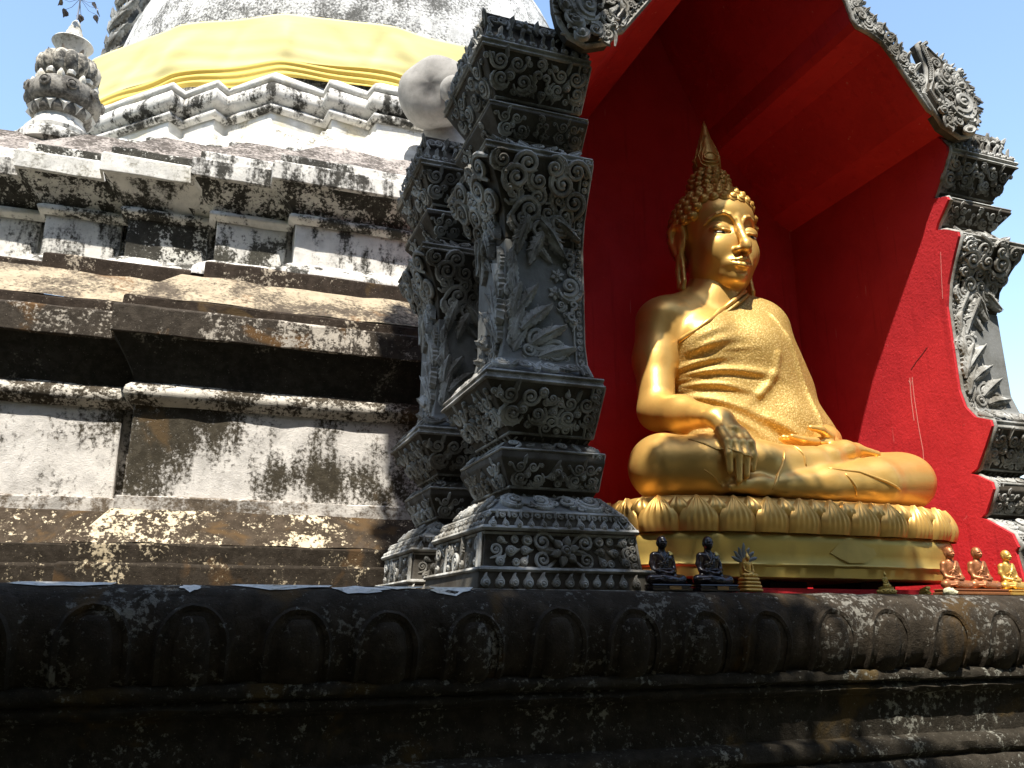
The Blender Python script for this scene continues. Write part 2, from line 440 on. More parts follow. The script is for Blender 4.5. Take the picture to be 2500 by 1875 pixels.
band('base_step', L0, [(.24, 1.94), (.24, 2.055), (.225, 2.068), (.20, 2.07)], M['step_low'], seed=2)
band('sloping_plinth', L0, [(.235, 2.066), (.06, 2.292), (.05, 2.295)], M['slope_low'], seed=3, jit=.008)
band('edge_band', L0, [(.045, 2.29), (.045, 2.38), (.03, 2.388), (-.05, 2.39)], M['fascia_low'], seed=4)
band('wall_panel', L0, [(0, 2.36), (0, 2.6), (0, 2.85), (0, 3.08)], M['wall_low'], seed=5, shade_notch=(.075, .10))  # narrow slots added at the redents to hold dark strips of shade
band('roll_moulding', L0, torus_prof(.01, 3.00, 3.165, .062), M['torus_low'], seed=6, smooth=70, bev=0)
band('cove', L0, [(.015, 3.15), (.03, 3.22), (.07, 3.30), (.13, 3.40), (.17, 3.455)], M['cove_black'], seed=7, smooth=60, bev=0)
band('cornice', L0, [(.16, 3.445), (.185, 3.452), (.185, 3.635), (.17, 3.652), (.12, 3.655)], M['fascia_dark'], seed=8)
band('cornice_lip', L0, [(.135, 3.645), (.135, 3.725), (.12, 3.738), (.05, 3.74)], M['dark_band'], seed=9)
band('sloping_top', L0, [(.13, 3.735), (-.20, 4.055), (-.32, 4.06)], M['roof_tan'], seed=10, jit=.01)
U1 = [(-2.5, 6.75), (-1.25, 6.55), (-.14, 6.32)]
band('dark_riser', U1, [(0, 3.98), (0, 4.185), (-.02, 4.20), (-.06, 4.205)], M['dark_band'], seed=11)
U2 = [(-2.55, 7.16), (-1.36, 6.995), (-.75, 6.83), (-.09, 6.665), (.51, 6.50)]
band('white_foot', U2, [(.15, 4.16), (.145, 4.225), (.10, 4.27), (.045, 4.32), (0, 4.35)], M['white_worn'], seed=12, smooth=40)
band('wall_panel', U2, [(0, 4.33), (0, 4.5), (0, 4.72)], M['white_half'], seed=13, shade_notch=(.055, .07))  # slots invented here too, for the shadow strips beside each bay
band('roll_moulding', U2, torus_prof(.012, 4.675, 4.772, .05), M['white_cove'], seed=14, smooth=70, bev=0)
band('cove', U2, [(.02, 4.76), (.06, 4.81), (.13, 4.88), (.20, 4.945)], M['white_cove'], seed=15, smooth=60, bev=0)
band('cornice', U2, [(.20, 4.938), (.225, 4.945), (.225, 5.09), (.21, 5.108), (.15, 5.11)], M['white_worn'], seed=16)
band('cornice_lip', U2, [(.165, 5.10), (.165, 5.19), (.15, 5.205), (.05, 5.21)], M['white_worn'], seed=17)
band('sloping_top', U2, [(.155, 5.20), (-.17, 5.53), (-.3, 5.535)], M['roof_grey'], seed=18, jit=.012)
# every bay of the upper tier has weathered differently
def vary(o, xs, mats):
    me = o.data
    for m_ in mats:
        if m_.name not in [q.name for q in me.materials]: me.materials.append(m_)
    names = [q.name for q in me.materials]
    off = world_of(stupa)
    for q in me.polygons:
        x = q.center.x + off.x; k = sum(1 for b in xs if x > b); q.material_index = names.index(mats[k % len(mats)].name)
BX = (-1.40, -.79, -.13, .47)
W1, W2, W3, W4, W5 = (M[k] for k in ('white_cove', 'white_half', 'white_black', 'white_worn', 'white_clean'))
for o in [c for c in stupa.children if c.name.split('.')[0] in ('wall_panel', 'roll_moulding', 'cove', 'cornice', 'cornice_lip') and max(v_.co.z for v_ in c.data.vertices) > 4.5]:
    nm_ = o.name.split('.')[0]
    if nm_ == 'wall_panel': vary(o, BX, [W4, W4, W3, W2, W4])
    elif nm_ == 'roll_moulding': vary(o, [b - .06 for b in BX], [W1, W1, W3, W2, W2])
    elif nm_ == 'cove': vary(o, [b - .10 for b in BX], [W3, W3, W2, W3, W3])
    elif nm_ == 'cornice': vary(o, [b - .21 for b in BX], [W4, W5, W5, W4, W4])
    else: vary(o, [b - .16 for b in BX], [W4, W3, W3, W4, W4])
U3 = [(-2.4, 7.38), (-1.25, 7.22), (-.66, 7.06), (0.0, 6.90), (.58, 6.75)]
band('upper_step', U3, [(.06, 5.42), (.06, 5.505), (.04, 5.53), (.0, 5.545), (-.25, 5.63)], M['white_worn'], seed=19, jit=.01)
U4 = [(-1.8, 7.66), (-.95, 7.48), (-.2, 7.30), (.45, 7.12)]
band('upper_step', U4, [(.06, 5.52), (.06, 5.66), (.03, 5.70), (-.3, 5.86)], M['white_worn'], seed=20, jit=.01)
# drum: faces stepped back in small redents on both sides of a corner, carrying the round bell
DC = Vector((1.75, 11.5))
SP = [(-1.3, 13.2), (-1.66, 11.4), (-1.50, 9.29), (-.68, 8.47), (-.555, 8.60), (-.24, 8.27), (-.13, 8.39), (.30, 7.95), (.86, 8.07), (.89, 7.86), (1.29, 7.94), (1.33, 7.76), (2.7, 7.80), (4.6, 8.1), (5.6, 10), (5.5, 13.2)]
def drum_band(name, prof, mat, seed, smooth=None, bev=.015):
    v, f = sweep(SP, prof, True, .2, .006, seed); o = obj(name, v, f, mat, stupa, smooth)
    if bev: bevel(o, bev, 2)
    return o
drum_band('drum_slope', [(.30, 5.70), (.27, 5.95), (.20, 6.12), (.15, 6.22), (.12, 6.31), (.06, 6.36), (.05, 6.40), (-.02, 6.43)], M['white_clean'], 31)
drum_band('drum_face', [(-.01, 6.40), (-.01, 6.58)], M['white_clean'], 32)
drum_band('drum_moulding', torus_prof(.0, 6.555, 6.665, .045, 6), M['white_worn'], 33, 70, 0)
drum_band('drum_moulding', [(.0, 6.66), (.02, 6.675), (.075, 6.72), (.085, 6.80), (.05, 6.87), (.03, 6.885)], M['white_worn'], 34, 60, 0)
drum_band('drum_crest', [(.03, 6.88), (.06, 6.90), (.062, 6.95), (.03, 6.985), (-.05, 7.06), (-.25, 7.20)], M['white_clean'], 35, 60, 0)
mb = MB()
prof = [(3.45, 6.9), (3.48, 7.5), (3.50, 7.86), (3.46, 7.92), (3.45, 8.2), (3.40, 8.6), (3.30, 9.0), (3.16, 9.4), (2.95, 9.9), (2.65, 10.4), (2.2, 11.0), (1.6, 11.6), (1.0, 12.0), (.8, 12.6), (.7, 13.0), (.4, 15.0), (.03, 17.5)]
pr = []
for (a, b), (c, d) in zip(prof, prof[1:]):
    for k in range(4): pr.append((a + (c - a) * k / 4, b + (d - b) * k / 4))
pr.append(prof[-1])
mb.lathe(pr, 96, (DC.x, DC.y, 0))
mb.obj('bell', M['bell'], stupa, 60)

# ------------------------------------------------------------------ yellow cloth round the drum
CP = [Vector(q) for q in ((-1.72, 11.3), (-1.63, 9.56), (-.69, 8.60), (.36, 8.04), (1.52, 7.86), (2.4, 7.90), (3.7, 8.35), (4.7, 9.4))]
CPL = [0]
for a, b in zip(CP, CP[1:]): CPL.append(CPL[-1] + (b - a).length)
def cloth_at(t):
    s = t * CPL[-1]; i = max(j for j in range(len(CP) - 1) if CPL[j] <= s + 1e-9); k = (s - CPL[i]) / (CPL[i+1] - CPL[i])
    def pt(s_):
        s_ = max(0, min(CPL[-1], s_)); i_ = max(j for j in range(len(CP) - 1) if CPL[j] <= s_ + 1e-9); k_ = (s_ - CPL[i_]) / (CPL[i_+1] - CPL[i_]); return CP[i_].lerp(CP[i_+1], k_)
    p = (pt(s - .05) + pt(s) * 2 + pt(s + .05)) / 4; d = (pt(s + .12) - pt(s - .12)).normalized()
    return p, Vector((d.y, -d.x)), s
def cloth(name, z0f, z1f, nz, fold, mat, parent=None, seed=0, base=0.0):
    rg = random.Random(seed); v = []; f = []; na = 260
    ph = [rg.uniform(0, 6) for _ in range(8)]
    for j in range(nz + 1):
        t = j / nz
        for i in range(na + 1):
            pc, nc, sl_ = cloth_at(i / na); phi = (sl_ - CPL[3]) / 1.9
            z = z0f(phi) + (z1f(phi) - z0f(phi)) * t
            r = base + fold(phi, t, ph)
            v.append((pc.x + nc.x * r, pc.y + nc.y * r, z))
    W = na + 1
    for j in range(nz):
        for i in range(na): f.append((j*W+i, j*W+i+1, (j+1)*W+i+1, (j+1)*W+i))
    o = obj(name, v, f, mat, parent, 180)
    m = o.modifiers.new('thickness', 'SOLIDIFY'); m.thickness = .006; m.offset = 1
    return o
sag = lambda phi: .012 * math.cos(phi * 12) + .018 * math.sin(phi * 2.3 + .6) + .01 * math.sin(phi * 5.1)
wrap = thing('cloth_wrap', 'pale yellow cloth wound round the drum of the stupa', 'cloth', (.36, 8.04, 7.2))
def f_main(phi, t, ph):
    d = 0
    for k, (c, w, sl) in enumerate([(-.95, .10, .30), (-.62, .12, .25), (-.28, .05, .1), (.02, .045, .0), (.33, .08, -.2), (.7, .1, -.25), (.52, .05, .1)]):
        u = phi - c - sl * (t - .5); d += .026 * math.exp(-(u / (w * .7)) ** 2) * math.sin(PI * min(1, t * 1.15)) * (1 if k % 2 else -.6)
    d += .006 * math.sin(22 * t + 4 * math.sin(phi * 2.1 + ph[0])) * (1 - t) ** 2.5 + .004 * math.sin(phi * 17 + ph[1] + 5 * t)
    d += .018 * max(0, t - .82) / .18 * math.sin(phi * 7 + ph[2]) * .4
    return d + .012
cloth('cloth', lambda p: 7.20 + sag(p), lambda p: 7.80 + sag(p) * .6, 26, f_main, M['cloth'], wrap, 1)
def f_hem(phi, t, ph):
    return .018 + .010 * math.sin(t * PI * 6 + 2.6 * math.sin(phi * 1.7 + ph[0]) + 1.1 * math.sin(phi * 5 + ph[1])) * (.5 + .5 * math.sin(phi * 2.9 + ph[2]) ** 2) - .010 * (1 - t)
cloth('hem_folds', lambda p: 7.0 + sag(p) * 1.6 + .02 * math.sin(p * 9), lambda p: 7.22 + sag(p), 34, f_hem, M['cloth_fold'], wrap, 2)

# ------------------------------------------------------------------ stone finial with its leaf umbrella on the terrace corner
fin = thing('stone_finial', 'pale and grey carved stone finial with ribbed bulbs and a brimmed spire, against the sky', 'finial', (-1.47, 7.55, 5.66))
fx, fy = -1.47, 7.55
mb = MB(); mb.lathe([(.29, 5.0), (.29, 5.48), (.33, 5.50), (.335, 5.56), (.31, 5.60), (.265, 5.63), (.27, 5.67), (.24, 5.71), (.20, 5.78), (.205, 5.82)], 32, (fx, fy, 0)); mb.obj('foot', M['white_worn'], fin, 40)
mb = MB(); mb.lathe([(.20, 5.80), (.235, 5.82), (.25, 5.86), (.24, 5.90), (.255, 5.91), (.285, 5.93), (.30, 5.98), (.305, 6.03), (.285, 6.09), (.24, 6.14), (.19, 6.17)], 48, (fx, fy, 0)); mb.obj('lower_bulb', M['fin_dark'], fin, 50)
for k in range(14):
    a = 2 * PI * k / 14
    mb = MB()
    c = Vector((fx + .245 * math.cos(a), fy + .245 * math.sin(a), 5.855)); tdir = Vector((-math.sin(a), math.cos(a), 0)); rd = Vector((math.cos(a), math.sin(a), 0))
    mb.add([c + tdir * .045 + Vector((0,0,.045)), c - tdir * .045 + Vector((0,0,.045)), c - rd * .02 - Vector((0,0,.05)), c + rd * .035], [(0, 1, 3), (1, 2, 3), (2, 0, 3)])
    mb.obj('fringe_leaf', M['white_clean'], fin)
for k in range(9):
    a = 2 * PI * k / 9 + .15
    ce = Vector((fx + .292 * math.cos(a), fy + .292 * math.sin(a), 6.035)); rd = Vector((math.cos(a), math.sin(a), .15)).normalized()
    q = rd.to_track_quat('Z', 'Y').to_matrix().to_4x4(); q.translation = ce
    mb = MB(); mb.lathe([(.05, -.01), (.05, .022), (.036, .03), (.03, .02), (.022, .034), (.008, .04)], 12)
    me = mb.mesh('eye_boss', M['fin_dark'], 40); me.transform(q); put('eye_boss', me, fin)
    a2 = a + PI / 9
    mb = MB(); p0 = Vector((fx + .235 * math.cos(a2), fy + .235 * math.sin(a2), 6.12)); d = Vector((math.cos(a2), math.sin(a2), 0))
    mb.tube([p0, p0 + d * .02 + Vector((0,0,.03)), p0 + d * .025 + Vector((0,0,.065))], [.035, .03, .008], 6); mb.obj('petal_tip', M['white_clean'], fin, 50)
mb = MB(); mb.lathe([(.17, 6.16), (.19, 6.19), (.225, 6.22), (.25, 6.28), (.255, 6.33), (.235, 6.39), (.19, 6.43), (.14, 6.45)], 112, (fx, fy, 0), 14, .14); mb.obj('upper_bulb', M['fin_mix'], fin, 60)
for k in range(8):
    a = 2 * PI * k / 8 + .3
    q = Matrix.Rotation(a, 4, 'Z'); mb = MB(); mb.lathe([(.035, -.03), (.04, 0), (.0, .045)], 6)
    me = mb.mesh('bud', M['white_clean']); me.transform(Matrix.Translation((fx + .21 * math.cos(a), fy + .21 * math.sin(a), 6.20))); put('bud', me, fin)
for k in range(7):
    a = 2 * PI * k / 7
    p0 = Vector((fx + .14 * math.cos(a), fy + .14 * math.sin(a), 6.44)); d = Vector((math.cos(a), math.sin(a), 0))
    mb = MB(); mb.tube([p0, p0 + d * .03 + Vector((0,0,.015)), p0 + d * .05 + Vector((0,0,.04))], [.02, .018, .006], 5, flat=.5); mb.obj('petal_tip', M['roof_grey'], fin, 50)
mb = MB(); mb.lathe([(.10, 6.44), (.105, 6.48), (.13, 6.54), (.165, 6.59), (.172, 6.60), (.165, 6.612), (.10, 6.64), (.078, 6.66), (.082, 6.68), (.068, 6.70), (.07, 6.72), (.055, 6.745), (.056, 6.765), (.04, 6.80), (.035, 6.83), (.012, 6.86)], 28, (fx, fy, 0)); mb.obj('spire', M['white_clean'], fin, 45)
umb = thing('leaf_umbrella', 'thin metal rod with a ring of hanging dark leaves on top of the stone finial', 'ornament', (fx, fy, 6.84))
mb = MB(); mb.tube([(fx, fy, 6.84), (fx + .005, fy, 7.45)], .008, 6); mb.obj('rod', M['iron'], umb, 60)
for k in range(9):
    a = 2 * PI * k / 9 + .2; rr = .20 if k % 2 else .155
    c = Vector((fx + rr * math.cos(a), fy + rr * math.sin(a), 7.06 + .02 * math.sin(k * 2.1)))
    mb = MB(); mid = Vector((fx + rr * .55 * math.cos(a), fy + rr * .55 * math.sin(a), 7.05)); mb.tube([(fx, fy, 7.10), mid, c], .0025, 4); mb.obj('wire', M['iron'], umb)
    t = Vector((-math.sin(a), math.cos(a), .3)).normalized(); dn = Vector((math.cos(a) * .3, math.sin(a) * .3, -1)).normalized(); nn = t.cross(dn)
    ol = [(0, 0), (.028, .012), (.036, .034), (.022, .055), (.012, .062), (0, .085), (-.012, .062), (-.022, .055), (-.036, .034), (-.028, .012)]
    v = [c + t * x + dn * y + nn * .01 * abs(x) / .03 for x, y in ol]; v2 = [p + nn * .004 for p in v]; nl = len(v)
    obj('hanging_leaf', v + v2, [tuple(range(nl)), tuple(nl + i for i in reversed(range(nl)))] + [(i, i + nl, (i + 1) % nl + nl, (i + 1) % nl) for i in range(nl)], M['leaf_metal'], umb)

# ------------------------------------------------------------------ smooth grey bulge behind the rear pilaster
bul = thing('stone_bulge', 'smooth plain grey rounded stone boss behind the carved columns', 'stone boss', (1.78, 7.3, 5.6))
def ellip(c, r, rot=None, n=28, m=18):
    v = []; f = []
    for j in range(m + 1):
        th = PI * j / m
        for i in range(n):
            q = 2 * PI * i / n; p = Vector((r[0] * math.sin(th) * math.cos(q), r[1] * math.sin(th) * math.sin(q), r[2] * math.cos(th)))
            if rot is not None: p = rot @ p
            v.append(p + Vector(c))
    for j in range(m):
        for i in range(n): f.append((j*n+i, (j+1)*n+i, (j+1)*n+(i+1)%n, j*n+(i+1)%n))
    return v, f
# a disc-like drum with a rounded rim, facing the front left
rot = Vector((-.5, -.85, -.12)).normalized().to_track_quat('Z', 'Y').to_matrix()
mb = MB(); mb.lathe([(.0, .20), (.16, .195), (.27, .17), (.33, .12), (.36, .05), (.365, -.03), (.35, -.12), (.30, -.2), (.2, -.26), (.02, -.28)], 48)
me = mb.mesh('disc', M['grey_bulge'], 180)
for vv in me.vertices:
    a_ = math.atan2(vv.co.y, vv.co.x); vv.co *= 1 + .035 * math.sin(2 * a_ + 1) + .02 * math.sin(5 * a_) ; vv.co.z += .012 * math.sin(9 * vv.co.x + 4) * math.cos(7 * vv.co.y)
me.transform(Matrix.Translation((1.80, 7.15, 6.62)) @ rot.to_4x4()); put('disc', me, bul)
mb = MB(); mb.lathe([(.3, 5.5), (.27, 5.9), (.24, 6.2), (.2, 6.5), (.05, 6.62)], 32, (1.98, 7.45, 0)); mb.obj('stem', M['grey_bulge'], bul, 60)
mb = MB(); mb.lathe([(.0, .12), (.08, .11), (.13, .07), (.15, 0), (.12, -.1), (.02, -.15)], 32)
me = mb.mesh('small_boss', M['grey_bulge'], 180); me.transform(Matrix.Translation((1.93, 6.92, 6.52)) @ rot.to_4x4()); put('small_boss', me, bul)
# ------------------------------------------------------------------ carved stucco kit (shared meshes, unit size, lying in XY, z outwards)
def spiral_pts(r0, r1, turns, n, z0=.05, z1=.1, start=0.0):
    out = []
    for i in range(n + 1):
        t = i / n; a = start + turns * 2 * PI * t; r = r0 + (r1 - r0) * t ** .85
        out.append((r * math.cos(a), r * math.sin(a), z0 + (z1 - z0) * t))
    return out
def dome(outline, h, ridge=None, inner=.55, tipup=0.0):
    """raised piece with rounded shoulders over an outline"""
    n = len(outline); cx = sum(p[0] for p in outline) / n; cy = sum(p[1] for p in outline) / n
    v = [(x, y, -.04 + tipup * max(0, y) ** 2) for x, y in outline]
    v += [(cx + (x - cx) * .86, cy + (y - cy) * .90, h * .72 + tipup * max(0, y) ** 2) for x, y in outline]
    v += [(cx + (x - cx) * inner * .6, cy + (y - cy) * inner * 1.2, h + tipup * max(0, y * inner) ** 2) for x, y in outline]
    v.append((cx, cy, h * (.8 if ridge else 1.0)))
    f = []
    for k in range(2):
        for i in range(n): f.append((k*n+i, k*n+(i+1)%n, (k+1)*n+(i+1)%n, (k+1)*n+i))
    for i in range(n): f.append((2*n+i, 2*n+(i+1)%n, 3*n))
    return v, f
def kit_scroll(kind):
    mb = MB()
    if kind == 0:
        pts = [(-.42, -.62, .04), (-.46, -.3, .06)] + spiral_pts(.47, .13, 1.45, 20, .07, .14, PI)
        pts = [(p[0], -p[1] if i > 1 else p[1], p[2]) for i, p in enumerate(pts)]
        mb.tube(pts, [.05, .10] + [.115 - .05 * i / 20 for i in range(21)], 6, True, .9, (0, 0, 1))
        mb.lathe([(.12, 0), (.12, .13), (.07, .19), (0.01, .21)], 8)
    else:
        pts = spiral_pts(.34, .10, 1.3, 18, .08, .16, PI * 1.1)
        mb.tube(pts, [.10 - .045 * i / 18 for i in range(19)], 6, True, .9, (0, 0, 1))
        mb.lathe([(.09, 0), (.09, .16), (.04, .22), (0.01, .23)], 8)
        # serrated frond round the outside
        n = 16; v = []; f = []
        for i in range(n + 1):
            a = PI * .9 + 1.25 * PI * i / n; w = .20 * math.sin(PI * (i + .6) / (n + 1.2)) ** .6
            tooth = 1.0 if i % 2 else .82
            for r, z in ((.36, .03), (.37, .12), (.38 + w * .6, .13), (.38 + w * tooth, .05), (.37 + w * tooth, -.04)):
                v.append((r * math.cos(a), r * math.sin(a), z))
        for i in range(n):
            for k in range(4): f.append((i*5+k, i*5+k+1, (i+1)*5+k+1, (i+1)*5+k))
        mb.add(v, f)
        for i in range(1, n, 2):
            a = PI * .9 + 1.25 * PI * i / n; w = .2 * math.sin(PI * (i + .6) / (n + 1.2)) ** .6
            mb.tube([(.39 * math.cos(a), .39 * math.sin(a), .135), ((.38 + w) * math.cos(a), (.38 + w) * math.sin(a), .075)], .022, 4)
    return mb
def kit_bead():
    mb = MB(); mb.lathe([(.5, -.05), (.5, .22), (.42, .30), (.34, .27), (.28, .22), (.22, .24), (.17, .40), (.07, .46), (.01, .47)], 10); return mb
def kit_drop():
    mb = MB()
    ol = [(0, -.5), (.22, -.44), (.36, -.25), (.36, -.03), (.24, .16), (.12, .30), (.10, .44), (.16, .56), (.02, .50), (-.08, .38), (-.16, .2), (-.32, .0), (-.37, -.25), (-.22, -.44)]
    v, f = dome(ol, .16); mb.add(v, f)
    mb.lathe([(.25, .05), (.25, .22), (.19, .28), (.13, .24), (.09, .32), (.01, .35)], 9, (0, -.2, 0)); return mb
def leaf_outline(lobes, w, tipx=.08):
    ol = []
    n = lobes * 2 + 2
    for i in range(n + 1):
        t = i / n; y = -.5 + t; base = w * math.sin(PI * min(1, t * .93 + .07)) ** .7
        ol.append((base * (1.0 if i % 2 else .74) + tipx * t * t, y))
    l = [(-x + 2 * tipx * ((y + .5) ** 2), y) for x, y in reversed(ol[1:-1])]
    return ol + l
def kit_leaf(k):
    mb = MB()
    if k == 0: v, f = dome(leaf_outline(1, .22), .12, True, .5, .25)
    else: v, f = dome(leaf_outline(6, .19, .16), .16, True, .5, .30)
    mb.add(v, f)
    mb.tube([(0, -.48, .10), (.0, -.1, .17), (.06, .22, .17), (.11, .46, .2)], [.035, .035, .025, .008], 5)
    if k == 1:
        for s in (-1, 1):
            for y in (-.3, -.1, .1):
                mb.tube([(.01, y, .15), (s * .13 + .03, y + .13, .12)], [.022, .01], 4)
    return mb
def kit_flower():
    mb = MB()
    for k in range(6):
        a = 2 * PI * k / 6 + .2; ca, sa = math.cos(a), math.sin(a)
        ol = [(.12, -.02), (.22, -.13), (.36, -.12), (.52, 0), (.36, .12), (.22, .13), (.12, .02)]
        v, f = dome(ol, .11, True)
        v = [(x * ca - y * sa, x * sa + y * ca, z + .03) for x, y, z in v]; mb.add(v, f)
    mb.lathe([(.16, 0), (.17, .15), (.12, .22), (.08, .18), (.05, .26), (.01, .28)], 10); return mb
def kit_curl():
    """S curl"""
    mb = MB(); pts = []
    a = spiral_pts(.20, .06, 1.1, 10, .07, .12, -PI / 2); a = [(x, y + .28, z) for x, y, z in a][::-1]
    b = [(-x, -y, z) for x, y, z in a][::-1]
    pts = a + b; n = len(pts)
    mb.tube(pts, [.04 + .05 * math.sin(PI * i / (n - 1)) for i in range(n)], 6, True, .9, (0, 0, 1)); return mb
KIT = {'scroll': kit_scroll(0), 'frond': kit_scroll(1), 'bead': kit_bead(), 'drop': kit_drop(), 'leaf': kit_leaf(0), 'acanthus': kit_leaf(1), 'flower': kit_flower(), 'curl': kit_curl()}
KIT = {k: mb.mesh('carved_' + k, M['cement'], 50) for k, mb in KIT.items()}
NAME = {'scroll': 'scroll', 'frond': 'scroll', 'bead': 'bead', 'drop': 'teardrop', 'leaf': 'leaf', 'acanthus': 'leaf', 'flower': 'flower', 'curl': 'curl'}
class Face:
    """bilinear face given bottom-left, bottom-right, top-right, top-left as seen from outside"""
    def __init__(s, a, b, c, d): s.p = [Vector(q) for q in (a, b, c, d)]; s.w = (s.p[1] - s.p[0] + s.p[2] - s.p[3]).length / 2; s.h = (s.p[3] - s.p[0] + s.p[2] - s.p[1]).length / 2
    def at(s, u, v):
        a, b, c, d = s.p
        pos = a.lerp(b, u).lerp(d.lerp(c, u), v)
        U = (b - a).lerp(c - d, v).normalized(); V = (d - a).lerp(c - b, u); N = U.cross(V).normalized(); V = N.cross(U)
        return pos, U, V, N
def orn(parent, kind, face, u, v, size, rot=0., mir=False, lift=0.0, tilt=0.0):
    j = 0 if kind == 'bead' and size < .04 else 1
    size *= 1 + j * rnd.uniform(-.13, .13); rot += j * rnd.uniform(-.16, .16); tilt += j * rnd.uniform(-.10, .10); lift += j * rnd.uniform(-.002, .004)
    pos, U, V, N = face.at(u, v)
    m = Matrix((U, V, N)).transposed().to_4x4()
    m = m @ Matrix.Rotation(rot, 4, 'Z') @ Matrix.Rotation(tilt, 4, 'X') @ Matrix.Diagonal((-size if mir else size, size, size, 1))
    m.translation = pos + N * lift - world_of(parent)
    o = bpy.data.objects.new(NAME[kind], KIT[kind]); C.objects.link(o); o.parent = parent; o.matrix_basis = m
    return o
def crest(p, F, u, v, s, rg):
    """palmette: two mirrored fronds, drop, beads"""
    du = s / F.w; dv = s / F.h
    for m in (False, True):
        k = -1 if m else 1
        orn(p, 'frond', F, u + k * .27 * du, v - .12 * dv, s * .52, k * .5, m)
        orn(p, 'scroll', F, u + k * .20 * du, v + .25 * dv, s * .36, k * (2.6), m)
        orn(p, 'bead', F, u + k * .48 * du, v + .30 * dv, s * .14)
    orn(p, 'drop', F, u, v + .05 * dv, s * .36); orn(p, 'leaf', F, u, v + .46 * dv, s * .34); orn(p, 'bead', F, u, v - .36 * dv, s * .17)
def anchor(p, F, u, v, s):
    du = s / F.w; dv = s / F.h
    for m in (False, True):
        k = -1 if m else 1
        orn(p, 'curl', F, u + k * .2 * du, v - .1 * dv, s * .7, k * .35, m)
        orn(p, 'leaf', F, u + k * .3 * du, v - .42 * dv, s * .34, PI - k * .6)
    orn(p, 'frond', F, u, v + .42 * dv, s * .42, PI * .5); orn(p, 'drop', F, u, v - .5 * dv, s * .36, PI)

# ------------------------------------------------------------------ carved pilasters
PR = [(4.69, .10, -.57, 0), (4.60, .10, -.57, 0), (4.475, .165, -.605, 0), (4.445, .165, -.605, 0), (4.235, .04, -.49, -.01), (4.19, .01, -.44, -.015), (4.155, .11, -.545, 0), (4.13, .12, -.55, 0),
      (4.015, .02, -.45, -.005), (3.975, .0, -.43, -.01), (3.955, .06, -.49, -.005), (3.895, .15, -.575, 0), (3.865, .152, -.577, 0), (3.73, .085, -.50, 0), (3.60, .03, -.44, 0), (3.46, .0, -.422, 0),
      (2.93, .0, -.43, 0), (2.82, .025, -.45, 0), (2.745, .08, -.505, .005), (2.705, .175, -.57, .015), (2.67, .18, -.578, .02), (2.56, .115, -.497, .016), (2.448, .045, -.415, .012), (2.425, .0, -.39, .01),
      (2.41, .035, -.415, .02), (2.355, .125, -.48, .035), (2.315, .13, -.486, .037), (2.19, .06, -.42, .025), (2.165, .025, -.40, .02), (2.15, .06, -.43, .03), (2.058, .20, -.552, .083), (1.985, .225, -.60, .14), (1.965, .205, -.585, .135), (1.812, .225, -.60, .15), (1.806, .27, -.632, .255), (1.718, .272, -.64, .26)]
BLOCKS = [('crown', 0, 2, 'cement_panel'), ('abacus', 2, 3, 'cement'), ('upper_capital', 3, 4, 'cement_panel'), ('neck', 4, 6, 'cement_panel'), ('collar', 6, 8, 'cement_panel'), ('neck', 8, 10, 'cement_panel'),
          ('capital_lip', 10, 12, 'cement'), ('capital', 12, 15, 'cement_panel'), ('shaft', 15, 18, 'cement_shaft'), ('base_lip', 18, 20, 'cement'), ('base_bowl', 20, 22, 'cement_panel'), ('neck', 22, 24, 'cement_panel'),
          ('lower_collar', 24, 27, 'cement_panel'), ('neck', 27, 29, 'cement_panel'), ('base_slope', 29, 30, 'cement_shaft'), ('frieze', 30, 32, 'cement_panel'), ('pedestal', 32, 33, 'cement_panel'), ('plinth', 33, 35, 'cement_panel')]
